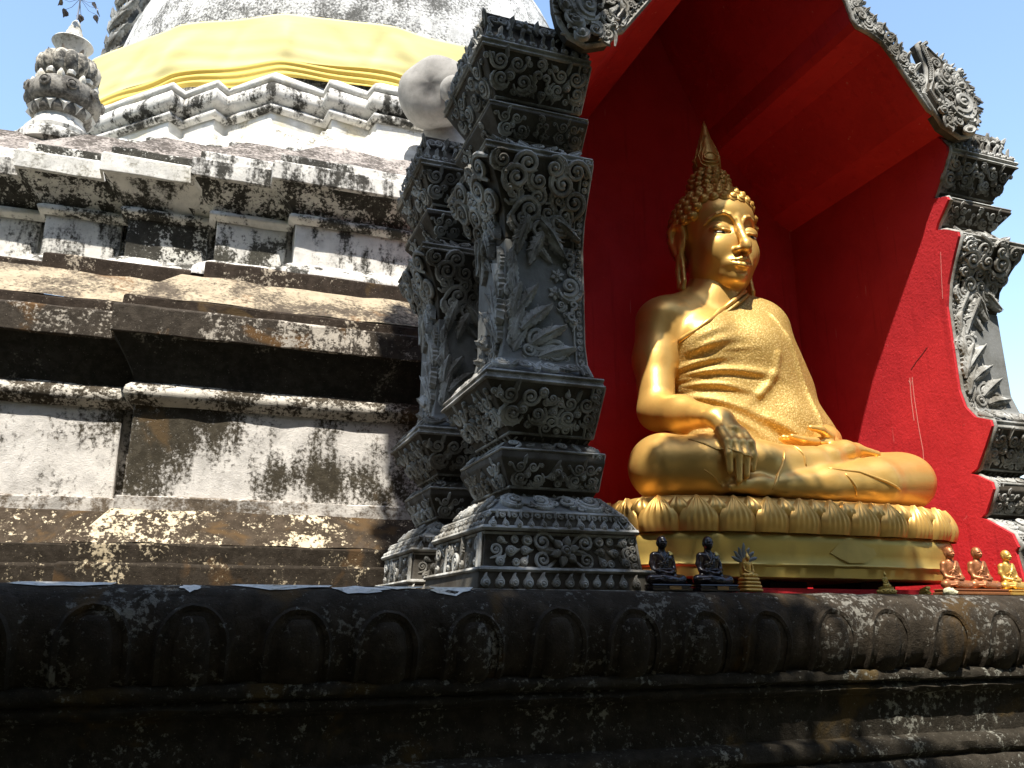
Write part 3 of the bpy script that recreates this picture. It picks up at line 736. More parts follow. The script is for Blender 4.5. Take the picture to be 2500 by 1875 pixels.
def build_pilaster(X, Y, side, label, seed):
    p = thing('carved_pilaster', label, 'column', (X + (-.22 if side == 'L' else .22), Y + .2, 1.72), 'carved stucco columns of the shrine')
    sg = 1 if side == 'L' else -1
    rg = random.Random(seed)
    def lev(i):
        z, f, xo, xi = PR[i]
        if side == 'R' and i < 34: xi = 0.0
        elif side == 'R': xi = .01
        xo, xi = X + sg * xo, X + sg * xi
        if side == 'R': xi = max(xi, X + .035) if i < 40 else xi
        return z, Y - f, min(xo, xi), max(xo, xi), Y + .43 + f * .7
    for nm, a, b, mt in BLOCKS:
        v = []; f = []
        for i in range(a, b + 1):
            z, y, x0, x1, yb = lev(i)
            if nm == 'neck': pass
            v += [(x0, y, z), (x1, y, z), (x1, yb, z), (x0, yb, z)]
        n = b - a + 1
        for i in range(n - 1):
            for k in range(4): f.append((i*4+k, (i+1)*4+k, (i+1)*4+(k+1)%4, i*4+(k+1)%4))
        f.append((0, 1, 2, 3)); f.append(tuple((n-1)*4 + k for k in (3, 2, 1, 0)))
        o = obj(nm, v, f, M[mt], p); bevel(o, .006, 2, 20)
    def face(i, j, which='F'):
        """i = upper level, j = lower level"""
        z1, y1, a1, b1, c1 = lev(i); z0, y0, a0, b0, c0 = lev(j)
        if which == 'F': return Face((a0, y0, z0), (b0, y0, z0), (b1, y1, z1), (a1, y1, z1))
        return Face((a0, c0, z0), (a0, y0, z0), (a1, y1, z1), (a1, c1, z1))      # left side
    def rib(pts, r, name='edge_rib'):
        mb = MB(); mb.tube(pts, r, 6, True, .8); mb.obj(name, M['cement'], p, 60)
    for i, r in ((2, .014), (3, .010), (4, .010), (6, .010), (8, .009), (11, .013), (12, .009), (19, .012), (20, .012), (22, .010), (25, .009), (27, .009), (30, .014), (31, .016), (32, .010), (33, .014), (34, .014), (35, .012)):
        z, y, a, b, c = lev(i)
        rib([(a, c, z), (a, y, z), (b, y, z)], r) if side == 'L' else rib([(a, y, z), (b, y, z), (b, c, z)], r)
    inner = 1 if side == 'L' else 0
    # bead strip along the inner edge of the front
    for i, j in ((3, 4), (6, 8), (11, 12), (12, 13), (13, 14), (14, 15), (15, 16), (16, 17), (17, 18), (20, 21), (21, 22), (25, 27), (29, 30), (30, 31), (32, 33)):
        F = face(i, j); ku = .026 / F.w
        u = 1 - ku if inner else ku
        u2 = 1 - 2.15 * ku if inner else 2.15 * ku
        k = max(1, round(F.h / .038))
        for q in range(k): orn(p, 'bead', F, u, (q + .5) / k, .034)
        rib([F.at(u2, t)[0] + F.at(u2, t)[3] * .004 for t in (0, .5, 1)], .007)
        rib([F.at(1 if inner else 0, t)[0] + F.at(.5, t)[3] * .002 for t in (0, .5, 1)], .007)
    sides = ('F', 'S') if side == 'L' else ('F',)
    for w in sides:
        A = face(3, 4, w); D = face(20, 22, w); Cc = face(7, 8, w); K = face(12, 14, w); SH = face(15, 16, w); E = face(26, 27, w); Fz = face(30, 31, w); P = face(32, 33, w); PL = face(34, 35, w); SL = face(29, 30, w); CR = face(0, 2, w); LIP = face(10, 11, w)
        fr = w == 'F'
        # crown: beads with flames along the foot, flowers and curls above
        k = 10 if fr else 8
        for q in range(k):
            u = (q + .5) / k
            orn(p, 'bead', CR, u, .13, .046); orn(p, 'leaf', CR, u, .36, .07, 0, q % 2 == 0, .0, .5)
        for q in range(4):
            u = (q + .5) / 4
            if q % 2: orn(p, 'flower', CR, u, .72, .11)
            else: orn(p, 'scroll', CR, u - .04, .70, .075, .4); orn(p, 'scroll', CR, u + .04, .70, .075, -.4, True)
            orn(p, 'leaf', CR, u + .12, .8, .09, rg.uniform(-.4, .4), False, 0, .4)
        # upper capital
        if fr:
            crest(p, A, .21, .50, .235, rg); anchor(p, A, .52, .52, .18); crest(p, A, .80, .48, .21, rg)
            for u, v in ((.40, .85), (.39, .2), (.66, .82), (.66, .18), (.07, .8), (.09, .25)): orn(p, 'drop', A, u, v, .05, rg.uniform(0, 6))
        else:
            crest(p, A, .72, .50, .23, rg); crest(p, A, .27, .5, .22, rg)
        # collar
        for q, u in enumerate((.18, .5, .80) if fr else (.25, .72)):
            if q % 2: anchor(p, Cc, u, .55, .11)
            else: crest(p, Cc, u, .48, .155, rg)
        T = face(5, 6, w)
        for q in range(7): orn(p, ('leaf', 'scroll', 'leaf', 'drop')[q % 4], T, (q + .5) / 7, .6, .06, rg.uniform(-.8, .8), False, .005)
        # stuff standing on the capital lip
        for q in range(7):
            u = (q + .5) / 7 * .92
            orn(p, ('acanthus', 'curl', 'leaf', 'scroll')[q % 4], LIP, u, .55, .085 if q % 2 else .10, rg.uniform(-1.7, 1.7), q % 2 == 0, .006, .3)
        # capital: a pile of curling fronds narrowing to a point
        for r_, (v, us, s) in enumerate(((.84, (.12, .36, .62, .84), .13), (.58, (.22, .45, .70), .14), (.30, (.14, .42, .66, .84), .12), (.06, (.30, .52, .74), .115))):
            for q, u in enumerate(us):
                kk = 'frond' if (q + r_) % 2 == 0 else 'scroll'
                orn(p, kk, K, u if fr or True else u, v, s * rg.uniform(.9, 1.15), rg.uniform(-2.5, 2.5), u > .5, .004)
        for q in range(9): orn(p, 'bead' if q % 3 else 'drop', K, rg.uniform(.05, .88), rg.uniform(.1, .95), rg.uniform(.03, .045), rg.uniform(0, 6), False, .012)
        K2 = face(14, 15, w)
        for u, v, s, ro, mi in ((.2, .75, .15, -.5, 0), (.42, .45, .14, 2.2, 0), (.66, .8, .14, .4, 1), (.5, .1, .11, -2.3, 1)): orn(p, 'frond', K2, u, v, s, ro, bool(mi), .004)
        for u, v, s, ro in ((.16, .2, .20, 2.75), (.34, -.15, .22, 2.55), (.60, .25, .22, -2.35), (.78, .65, .2, -2.1), (.45, -.38, .17, -2.7)): orn(p, 'acanthus', K2, u, v, s, ro, u < .5, .006)
        # shaft: acanthus climbing from the foot along the corner, scrolls, and a half palmette by the bead strip
        cor = 0 if fr else 1
        cu = lambda u: u if fr else 1 - u
        for q, (u, v, s, ro) in enumerate(((.06, .80, .16, .1), (.07, .58, .2, .05), (.09, .36, .23, -.1), (.12, .14, .22, -.2), (.22, .40, .24, -.55), (.34, .24, .24, -.75), (.50, .08, .24, -.95), (.16, .0, .16, -.3), (.62, -.08, .2, -1.1))):
            orn(p, 'acanthus', SH, cu(u), v, s, ro if fr else -ro, not fr, .004)
        for q, (u, v, s) in enumerate(((.22, .17, .13), (.40, .02, .15), (.15, -.02, .1), (.62, -.1, .12), (.28, -.1, .13), (.48, -.18, .12), (.75, -.16, .1), (.10, .27, .09), (.08, .47, .08))):
            orn(p, 'frond' if q % 2 == 0 else 'scroll', SH, cu(u), v, s, rg.uniform(-2, 2), q % 2 == 0, .006)
        if fr:
            e = lambda u: u if inner else 1 - u
            mi = not inner
            orn(p, 'frond', SH, e(.80), .57, .17, PI * .15 if inner else -PI * .15, mi, .004)
            for u, v, s, kk, ro in ((.83, .80, .14, 'curl', .2), (.84, .33, .13, 'curl', -.2), (.66, .68, .08, 'flower', 0), (.63, .50, .085, 'flower', .4), (.70, .38, .07, 'frond', 1), (.84, .93, .05, 'bead', 0), (.86, .2, .07, 'drop', PI), (.74, .88, .035, 'bead', 0), (.76, .80, .03, 'bead', 0), (.76, .29, .03, 'bead', 0), (.78, .24, .025, 'bead', 0)):
                orn(p, kk, SH, e(u), v, s, ro if inner else -ro, mi, .003)
        B2 = face(17, 19, w)
        for q in range(8): orn(p, ('frond', 'acanthus', 'scroll', 'leaf')[q % 4], B2, (q + .5) / 8 * .95, .5, .10, rg.uniform(-1.2, 1.2), q % 2 == 0, .0)
        # bowl
        crest(p, D, .24, .50, .235, rg); crest(p, D, .78, .46, .20, rg)
        for u, v, kk, s in ((.46, .82, 'bead', .045), (.53, .72, 'frond', .07), (.54, .5, 'drop', .06), (.47, .62, 'bead', .035), (.61, .62, 'bead', .04), (.50, .27, 'scroll', .075), (.60, .27, 'scroll', .075), (.55, .1, 'bead', .035), (.43, .15, 'scroll', .06), (.68, .82, 'drop', .05), (.66, .14, 'scroll', .06), (.06, .75, 'drop', .06), (.08, .4, 'scroll', .06), (.92, .8, 'bead', .04)):
            orn(p, kk, D, u, v, s, rg.uniform(-.4, .4), u > .55, .003)
        # lower collar
        for q, u in enumerate((.22, .53, .80)):
            if q % 2: orn(p, 'drop', E, u, .72, .07); orn(p, 'drop', E, u - .07, .42, .065, 1.9); orn(p, 'drop', E, u + .07, .42, .065, -1.9); orn(p, 'bead', E, u, .22, .045)
            else: crest(p, E, u, .47, .155, rg)
        T = face(24, 25, w)
        for q in range(6): orn(p, ('scroll', 'leaf', 'frond')[q % 3], T, (q + .5) / 6, .5, .07, rg.uniform(-1, 1), q % 2 == 0)
        for N_ in (face(28, 29, w), face(22, 23, w)):
            for q in range(9): orn(p, 'leaf', N_, (q + .5) / 9, .3, .035)
        # base slope
        for q, u in enumerate((.12, .34, .58, .80)):
            orn(p, 'frond', SL, u, .55, .14 if q % 2 else .11, (-1.2, .6, 2.2, -.5)[q], q % 2 == 0, .004); orn(p, 'curl', SL, u + .10, .4, .09, 1.2 + q, q % 2 == 0)
        # frieze: two rows
        k = 12 if fr else 11
        for q in range(k):
            u = (q + .5) / k
            orn(p, 'drop', Fz, u, .32, .052); orn(p, 'bead', Fz, (q + 1) / k if q < k - 1 else .99, .78, .030); orn(p, 'leaf', Fz, u, .82, .04, 0, False, .004)
        # pedestal panel
        if fr:
            orn(p, 'flower', P, .5, .5, .155, 0, False, .012)
            for m in (False, True):
                k_ = -1 if m else 1
                orn(p, 'scroll', P, .5 + k_ * .14, .76, .085, k_ * -.8, m); orn(p, 'scroll', P, .5 + k_ * .14, .26, .085, k_ * -2.2, not m)
                orn(p, 'leaf', P, .5 + k_ * .10, .5, .10, -k_ * PI / 2)
                for du, v, kk, s, ro in ((.24, .80, 'bead', .045, 0), (.24, .52, 'drop', .06, 1.6), (.25, .24, 'drop', .055, .7), (.32, .82, 'bead', .036, 0), (.31, .18, 'bead', .036, 0), (.33, .5, 'drop', .06, 1.4), (.40, .78, 'drop', .055, 2.0), (.40, .25, 'drop', .055, .9), (.44, .52, 'scroll', .06, 1.2)):
                    orn(p, kk, P, .5 + k_ * du * .98, v, s, k_ * ro, m)
        else:
            for q in range(7): orn(p, ('scroll', 'acanthus', 'frond')[q % 3], P, .12 + .13 * q, .5 + .2 * (-1) ** q, .09, rg.uniform(-1, 1), q % 2 == 0); orn(p, 'bead', P, .1 + .13 * q, .5 - .28 * (-1) ** q, .036)
            for u in (.30, .97, .93): rib([P.at(u, t)[0] + P.at(u, t)[3] * .008 for t in (0, .5, 1)], .011)
        k = 14
        if fr:
            for q in range(k): orn(p, 'drop', PL, (q + .5) / k, .5, .062)
    return p
PX, PY = 1.741, 3.72
front = build_pilaster(PX, PY, 'L', 'nearest tall grey carved column, left of the red niche, standing on the terrace wall', 11)
build_pilaster(4.2, PY, 'R', 'far right grey carved column in the sun against the sky, beside the sunlit red wall', 12)
# the rear column is a copy of the front one
def dup(root, loc, label):
    r = root.copy(); C.objects.link(r); r.location = loc; r['label'] = label
    for ch in list(root.children):
        c = ch.copy(); C.objects.link(c); c.parent = r
    return r
rear = dup(front, Vector(front.location) + Vector((0, 1.27, 0)), 'rear grey carved column half hidden behind the nearest one, next to the stupa')

# ------------------------------------------------------------------ red niche
nic = thing('shrine_niche', 'red painted shrine niche with a vaulted red ceiling, sheltering the big golden statue', 'shrine', (2.97, 4.4, 1.72))
XL, XR, YF, YB = 1.741, 4.2, 3.70, 5.07
# inner walls end at the front in the same stepped outline as the columns
def wall_outline(side):
    pts = []
    for (z, f, xo, xi) in PR[:-1]: pts.append((PY - f + .006, min(z, 4.62)))
    return pts
def side_wall(x0, x1):
    prof = []
    for (z, f, xo, xi) in PR[1:-2]:
        if z > 4.60: continue
        prof.append((PY - f * 1.04 - .004, z))
    prof = [(prof[0][0] + .1, 4.60)] + prof + [(prof[-1][0], 1.70)]
    v = []; f = []
    for x in (x0, x1):
        for (y, z) in prof: v.append((x, y, z))
        for (y, z) in prof: v.append((x, YB + .1, z))
    n = len(prof)
    def q(s, e, i): return s * 2 * n + e * n + i
    for i in range(n - 1):
        f.append((q(0,0,i), q(0,1,i), q(0,1,i+1), q(0,0,i+1)))
        f.append((q(1,0,i), q(1,0,i+1), q(1,1,i+1), q(1,1,i)))
        f.append((q(0,0,i), q(0,0,i+1), q(1,0,i+1), q(1,0,i)))
        f.append((q(0,1,i), q(1,1,i), q(1,1,i+1), q(0,1,i+1)))
    f.append((q(0,0,0), q(1,0,0), q(1,1,0), q(0,1,0))); f.append((q(0,0,n-1), q(0,1,n-1), q(1,1,n-1), q(1,0,n-1)))
    o = obj('side_wall', v, f, M['red'], nic)
    return o, prof
o_, prof_r = side_wall(XR, XR + .03)
mb = MB(); mb.box(XL - .10, XL - .012, PY + .43, YB + .1, 1.70, 4.60); mb.obj('side_wall', M['red'], nic)
mb = MB(); mb.box(XL - .16, XL - .102, PY + .43, YB + .1, 1.70, 4.60); mb.obj('outer_wall', M['cement_shaft'], nic)
mb = MB(); mb.box(XR + .035, XR + .16, PY + .30, YB + .1, 1.70, 4.60); mb.obj('outer_wall', M['cement_shaft'], nic)
# thin grey moulding between red wall and carving
mb = MB(); mb.tube([(XR + .028, y - .003, z) for y, z in prof_r[1:]], .011, 6); mb.obj('wall_lip', M['cement'], nic, 60)
mb = MB(); mb.box(XL - .0, XR - .0, 3.58, YB, 1.70, 1.752); mb.obj('floor', M['red'], nic)
VA = [(XR + .03, 4.555), (4.034, 4.664), (3.925, 4.815), (3.816, 4.97), (3.732, 5.07), (3.64, 5.115), (3.546, 5.137), (3.515, 5.18), (3.48, 5.31), (3.40, 5.44), (3.28, 5.69), (3.14, 5.99), (2.97, 6.38)]
VA = VA + [(5.94 - x, z) for x, z in reversed(VA[:-1])]
def vault(name, i0, i1, th=.006):
    p = [Vector((x, 0, z)) for x, z in VA[i0:i1 + 1]]
    v = []; f = []
    nn = []
    for i in range(len(p)):
        d = (p[min(i + 1, len(p) - 1)] - p[max(i - 1, 0)]).normalized(); nn.append(Vector((d.z, 0, -d.x)) if True else None)
    for y in (3.512, YB + .05):
        for a in p: v.append((a.x, y, a.z))
        for a, m in zip(p, nn):
            b = a + m * th; v.append((b.x, y, b.z))
    n = len(p)
    for i in range(n - 1):
        f.append((i, i+1, 2*n+i+1, 2*n+i)); f.append((n+i, 3*n+i, 3*n+i+1, n+i+1)); f.append((i, n+i, n+i+1, i+1)); f.append((2*n+i, 2*n+i+1, 3*n+i+1, 3*n+i))
    f.append((0, 2*n, 3*n, n)); f.append((n-1, 2*n-1, 4*n-1, 3*n-1))
    return obj(name, v, f, M['red'], nic)
bw = [(XR + .03, 1.70)] + [(x, z + .003) for x, z in VA] + [(5.94 - XR - .03, 1.70)]
nb = len(bw)
obj('back_wall', [(x, YB, z) for x, z in bw] + [(x, YB + .12, z) for x, z in bw], [tuple(range(nb)), tuple(nb + i for i in reversed(range(nb)))] + [(i, nb + i, nb + (i+1) % nb, (i+1) % nb) for i in range(nb)], M['red'], nic)
RO = [(4.40, 4.58), (4.05, 4.80), (3.86, 5.03), (3.62, 5.24), (3.50, 5.52), (3.26, 6.08), (2.97, 6.74)]
RO = RO + [(5.94 - x, z) for x, z in reversed(RO[:-1])]
nr = len(RO)
RV = [(x, 3.66, z) for x, z in RO] + [(x, YB + .14, z) for x, z in RO] + [(2.97 + (x - 2.97) * .975, 3.66, z - .035) for x, z in RO] + [(2.97 + (x - 2.97) * .975, YB + .14, z - .035) for x, z in RO]
RF = []
for i in range(nr - 1): RF += [(i, i+1, nr+i+1, nr+i), (2*nr+i, 3*nr+i, 3*nr+i+1, 2*nr+i+1), (i, 2*nr+i, 2*nr+i+1, i+1), (nr+i, nr+i+1, 3*nr+i+1, 3*nr+i)]
RF += [(0, nr, 3*nr, 2*nr), (nr-1, 3*nr-1, 4*nr-1, 2*nr-1)]
obj('roof', RV, RF, M['cement_shaft'], nic)
vault('ceiling_panel', 0, 7); vault('ceiling_panel', 7, 12); vault('ceiling_panel', 12, 17); vault('ceiling_panel', 17, 24)

# old scratches and a crack in the paint of the sunlit wall
for pts, mt, r in (([(4.07, 3.10), (4.08, 2.96), (4.08, 2.82)], 'scratch', .003), ([(4.05, 3.10), (4.055, 2.97), (4.05, 2.77), (4.04, 2.62), (4.05, 2.50)], 'scratch', .0028), ([(4.08, 3.085), (4.07, 3.05), (4.045, 3.09)], 'scratch', .0028), ([(4.05, 3.15), (4.0, 3.19), (3.95, 3.22), (3.90, 3.255)], 'crack', .003), ([(3.70, 3.82), (3.72, 3.66), (3.735, 3.52)], 'scratch', .002)):
    mb = MB(); mb.tube([(4.199, y, z) for y, z in pts], r, 5, True, .35, (1, 0, 0)); mb.obj('paint_' + mt, M[mt], nic)
# ------------------------------------------------------------------ carved gable boards with upturned ends
LOW = [(4.225, 4.575), (4.034, 4.672), (3.925, 4.825), (3.816, 4.98), (3.732, 5.08), (3.64, 5.125), (3.546, 5.147), (3.523, 5.19), (3.487, 5.315), (3.405, 5.45), (3.29, 5.70), (3.15, 6.0), (2.97, 6.40)]
UPP = [(4.40, 4.60), (4.06, 4.82), (3.99, 4.93), (3.87, 5.05), (3.77, 5.15), (3.70, 5.21), (3.64, 5.26), (3.61, 5.30), (3.56, 5.40), (3.48, 5.55), (3.38, 5.80), (3.26, 6.12), (2.97, 6.80)]
gab = thing('carved_gable', 'grey carved bargeboards with beaded edge and upturned leaf ends framing the red vault', 'gable', (2.97, 3.6, 4.6))
def board(mir):
    fx_ = (lambda x: 5.94 - x) if mir else (lambda x: x)
    v = []; f = []; n = len(LOW)
    for y in (3.50, 3.655):
        for x, z in LOW: v.append((fx_(x), y, z))
        for x, z in UPP: v.append((fx_(x), y, z))
    for i in range(n - 1):
        f += [(i, i+1, n+i+1, n+i), (2*n+i, 3*n+i, 3*n+i+1, 2*n+i+1), (i, 2*n+i, 2*n+i+1, i+1), (n+i, n+i+1, 3*n+i+1, 3*n+i)]
    f += [(0, n, 3*n, 2*n)]
    if mir: f = [q[::-1] for q in f]
    b = obj('bargeboard', v, f, M['cement_panel'], gab); 
    for tt, r, yy in ((.03, .016, 3.50), (.30, .012, 3.495)):
        mb = MB(); pts = []
        for (a, c), (d, e) in zip(LOW, UPP): pts.append((fx_(a + (d - a) * tt), yy, c + (e - c) * tt))
        mb.tube(pts, r, 6); mb.obj('edge_rib', M['cement'], gab, 60)
    rg = random.Random(21 + mir)
    tot = 0
    for i in range(n - 1):
        a0, a1 = Vector((fx_(LOW[i][0]), 3.5, LOW[i][1])), Vector((fx_(LOW[i+1][0]), 3.5, LOW[i+1][1]))
        b0, b1 = Vector((fx_(UPP[i][0]), 3.5, UPP[i][1])), Vector((fx_(UPP[i+1][0]), 3.5, UPP[i+1][1]))
        F = Face(a1, a0, b0, b1) if not mir else Face(a0, a1, b1, b0)
        k = max(1, round((a1 - a0).length / .042))
        for q in range(k): orn(gab, 'bead', F, (q + .5) / k, .165, .036)
        k = max(1, round((b1 - b0).length / .085))
        for q in range(k):
            u = (q + .5) / k
            orn(gab, 'frond', F, u, .52, .10 * rg.uniform(.85, 1.2), rg.uniform(-3, 3), rg.random() < .5, .006)
            orn(gab, 'scroll', F, u, .80, .085 * rg.uniform(.85, 1.2), rg.uniform(-3, 3), rg.random() < .5, .006)
            if i > 1: orn(gab, 'acanthus', F, u, 1.04, .095 * rg.uniform(.8, 1.2), (-.5 if not mir else .5) + rg.uniform(-.3, .3), mir, -.02, .35)
            if i > 1: orn(gab, 'leaf', F, u + .1, .92, .08, (.7 if not mir else -.7) + rg.uniform(-.5, .5), mir, .02, .5)
    # upturned leaf end
    OL = [(3.985, 4.80), (4.028, 4.90), (4.045, 4.985), (4.035, 5.06), (4.008, 5.13), (3.998, 5.175), (4.022, 5.195), (4.062, 5.165), (4.13, 5.115), (4.207, 5.072), (4.283, 5.035), (4.36, 4.98), (4.398, 4.90), (4.425, 4.83), (4.42, 4.749), (4.397, 4.653), (4.346, 4.575), (4.25, 4.54), (4.11, 4.60)]
    OL = [(fx_(x + .012), z - .035) for x, z in OL]
    nl = len(OL); cx = sum(x for x, z in OL) / nl; cz = sum(z for x, z in OL) / nl
    v = [(x, 3.50, z) for x, z in OL] + [(x, 3.545, z) for x, z in OL] + [(cx + (x - cx) * .86, 3.46, cz + (z - cz) * .86) for x, z in OL]
    f = [tuple(nl + i for i in range(nl))]
    for i in range(nl):
        j = (i + 1) % nl; f.append((i, j, nl + j, nl + i)); f.append((2*nl + i, 2*nl + j, j, i))
    f.append(tuple(2*nl + i for i in reversed(range(nl))))
    if mir: f = [q[::-1] for q in f]
    leaf = obj('leaf_end', v, f, M['cement_panel'], gab)
    for k_, r in ((.97, .016), (.80, .010)):
        mb = MB(); pts = [(cx + (x - cx) * k_, 3.462 if k_ < .9 else 3.49, cz + (z - cz) * k_) for x, z in OL]; mb.tube(pts + pts[:1], r, 6); mb.obj('edge_rib', M['cement'], leaf, 60)
    F = Face((min(x for x, z in OL), 3.462, 4.55), (max(x for x, z in OL), 3.462, 4.55), (max(x for x, z in OL), 3.462, 5.19), (min(x for x, z in OL), 3.462, 5.19))
    P = lambda x, z: ((fx_(x + .012) - F.p[0].x) / F.w, (z - .035 - 4.55) / F.h)
    n0 = 26
    for q in range(n0):     # bead row along the inner edge
        t = q / (n0 - 1) * 5.5; i = int(min(4, t)); tt = t - i
        pa = Vector(OL[(i + 1) % nl]).lerp(Vector(OL[(i + 2) % nl]), tt); pa = Vector((cx, cz)).lerp(pa, .89)
        orn(leaf, 'bead', F, (pa.x - F.p[0].x) / F.w, (pa.y - 4.55) / F.h, .028)
    for x, z, s, kk, ro in ((4.25, 4.77, .22, 'frond', .6), (4.25, 4.77, .12, 'scroll', 2), (4.15, 4.93, .13, 'frond', -1.2), (4.27, 4.94, .12, 'frond', -2.0), (4.34, 4.85, .11, 'scroll', 1.4), (4.12, 4.73, .11, 'frond', 2.5), (4.21, 4.63, .13, 'frond', -2.6), (4.33, 4.67, .12, 'scroll', .3), (4.10, 4.85, .09, 'scroll', 1), (4.10, 5.03, .08, 'scroll', -.6), (4.19, 5.01, .08, 'scroll', .8), (4.36, 4.76, .09, 'frond', 0), (4.13, 4.63, .09, 'scroll', .1)):
        orn(leaf, kk, F, *P(x, z), s, -ro if mir else ro, mir, .004)
    rg = random.Random(5)
    for q in range(70):
        x, z = rg.uniform(4.05, 4.42), rg.uniform(4.56, 5.08)
        if (x - 4.24) ** 2 / .17 ** 2 + (z - 4.79) ** 2 / .27 ** 2 > 1: continue
        orn(leaf, rg.choice(('leaf', 'drop', 'curl', 'bead', 'leaf')), F, *P(x, z), rg.uniform(.035, .08), rg.uniform(-3, 3), mir, .01, rg.uniform(0, .5))
    for i in range(8, 15):
        for tt in (.1, .45, .8):
            pa = Vector(OL[i]).lerp(Vector(OL[i + 1]), tt); d = pa - Vector((cx, cz)); a = math.atan2(d.y, d.x) - PI / 2
            orn(leaf, 'acanthus' if tt == .45 else 'leaf', F, (pa.x - F.p[0].x) / F.w, (pa.y - 4.55) / F.h, .075 if tt == .45 else .05, a + rg.uniform(-.5, .5), mir, -.015, .3)
board(False); board(True)

# dark carved leaf ornament behind the cloth, at the drum
orl = thing('carved_leaf_ornament', 'dark grey and white carved leaf ornament rising behind the yellow cloth', 'ornament', (-1.6, 11.6, 8.2))
ol = [(-1.78, 8.55), (-1.86, 9.0), (-1.84, 9.35), (-1.74, 9.75), (-1.62, 10.2), (-1.3, 10.8), (-.9, 10.7), (-1.0, 10.0), (-1.15, 9.3), (-1.25, 8.5)]
nl = len(ol)
v = [(x, 11.45, z) for x, z in ol] + [(x, 11.75, z) for x, z in ol]
f = [tuple(reversed(range(nl))), tuple(nl + i for i in range(nl))] + [(i, (i+1)%nl, nl+(i+1)%nl, nl+i) for i in range(nl)]
M['leaf_dark'] = cement('dark_bleached_stucco', (.20, .20, .19), (.05, .05, .045), 12)
bevel(obj('slab', v, f, M['leaf_dark'], orl), .03, 2)
F = Face((-1.86, 11.44, 8.5), (-1.1, 11.44, 8.5), (-1.0, 11.44, 10.7), (-1.86, 11.44, 10.7))
for q in range(34):
    row, colm = divmod(q, 3)
    orn(orl, ('acanthus', 'leaf', 'frond')[q % 3], F, .06 + .32 * colm + .08 * (row % 2) + .02 * row, .05 + .085 * row, .40, -.55 + .2 * (q % 3), False, .02, .5)
for q in range(9):
    orn(orl, 'leaf', F, -.0 + .025 * q, .08 + .1 * q, .34, .6, False, -.1, .1)
# ------------------------------------------------------------------ distance-field modelling
import openvdb
class Field:
    def __init__(s, lo, hi, h):
        s.lo = np.array(lo, float); s.h = h
        n = np.ceil((np.array(hi) - s.lo) / h).astype(int) + 1
        s.n = n; s.F = np.full(n, .2, np.float32)
        s.ax = [(s.lo[i] + h * np.arange(n[i])).astype(np.float32) for i in range(3)]
    def _sub(s, lo, hi):
        a = np.clip(np.floor((np.array(lo) - s.lo) / s.h).astype(int), 0, s.n); b = np.clip(np.ceil((np.array(hi) - s.lo) / s.h).astype(int) + 1, 0, s.n)
        sl = tuple(slice(a[i], b[i]) for i in range(3))
        return sl, s.ax[0][sl[0]][:, None, None], s.ax[1][sl[1]][None, :, None], s.ax[2][sl[2]][None, None, :]
    def op(s, d, sl, k, sub=False):
        a = s.F[sl]
        if a.size == 0: return
        if sub:
            d = -d
            h = np.clip(.5 + .5 * (d - a) / k, 0, 1); s.F[sl] = a * (1 - h) + d * h + k * h * (1 - h)
        else:
            h = np.clip(.5 + .5 * (a - d) / k, 0, 1); s.F[sl] = a * (1 - h) + d * h - k * h * (1 - h)
    def cone(s, a, b, ra, rb, k=.03, sub=False, sq=None):
        a = np.array(a, float); b = np.array(b, float); m = max(ra, rb) + k + .03
        sl, x, y, z = s._sub(np.minimum(a, b) - m, np.maximum(a, b) + m)
        ab = b - a; L = max(1e-9, ab @ ab)
        t = np.clip(((x - a[0]) * ab[0] + (y - a[1]) * ab[1] + (z - a[2]) * ab[2]) / L, 0, 1)
        q = sq or (1, 1, 1)
        d = np.sqrt(((x - a[0] - t * ab[0]) / q[0]) ** 2 + ((y - a[1] - t * ab[1]) / q[1]) ** 2 + ((z - a[2] - t * ab[2]) / q[2]) ** 2) - (ra + (rb - ra) * t)
        s.op(d, sl, k, sub); return s
    def chain(s, pts, rad, k=.03, sub=False, sq=None):
        if not hasattr(rad, '__len__'): rad = [rad] * len(pts)
        for i in range(len(pts) - 1): s.cone(pts[i], pts[i + 1], rad[i], rad[i + 1], k, sub, sq)
        return s
    def ell(s, c, r, k=.03, sub=False, rot=None):
        c = np.array(c, float); r = np.array(r, float); m = (max(r) if rot is not None else r) + k + .03
        sl, x, y, z = s._sub(c - m, c + m)
        x, y, z = x - c[0], y - c[1], z - c[2]
        if rot is not None:
            m3 = np.array(rot); x, y, z = (m3[0][0]*x + m3[0][1]*y + m3[0][2]*z, m3[1][0]*x + m3[1][1]*y + m3[1][2]*z, m3[2][0]*x + m3[2][1]*y + m3[2][2]*z)
        k0 = np.sqrt((x / r[0]) ** 2 + (y / r[1]) ** 2 + (z / r[2]) ** 2); k1 = np.sqrt((x / r[0]**2) ** 2 + (y / r[1]**2) ** 2 + (z / r[2]**2) ** 2) + 1e-6
        s.op(k0 * (k0 - 1) / k1, sl, k, sub); return s
    def mesh(s, name, mat, smooth=180):
        g = openvdb.FloatGrid(.2); g.copyFromArray(np.ascontiguousarray(s.F))
        p, q = g.convertToQuads(0.0)
        p = np.array(p) * s.h + s.lo
        q = np.array(q)
        # orientation
        a, b, c, d = (p[q[:, i]] for i in range(4))
        vol = np.einsum('ij,ij->i', a, np.cross(b, c)).sum() + np.einsum('ij,ij->i', a, np.cross(c, d)).sum()
        if vol < 0: q = q[:, ::-1]
        me = bpy.data.meshes.new(name)
        me.vertices.add(len(p)); me.vertices.foreach_set('co', p.astype(np.float32).ravel())
        me.loops.add(q.size); me.loops.foreach_set('vertex_index', q.astype(np.int32).ravel())
        me.polygons.add(len(q)); me.polygons.foreach_set('loop_start', np.arange(0, q.size, 4, dtype=np.int32))
        me.polygons.foreach_set('use_smooth', np.ones(len(q), bool))
        me.update(calc_edges=True); me.validate(); me.materials.append(mat)
        return me

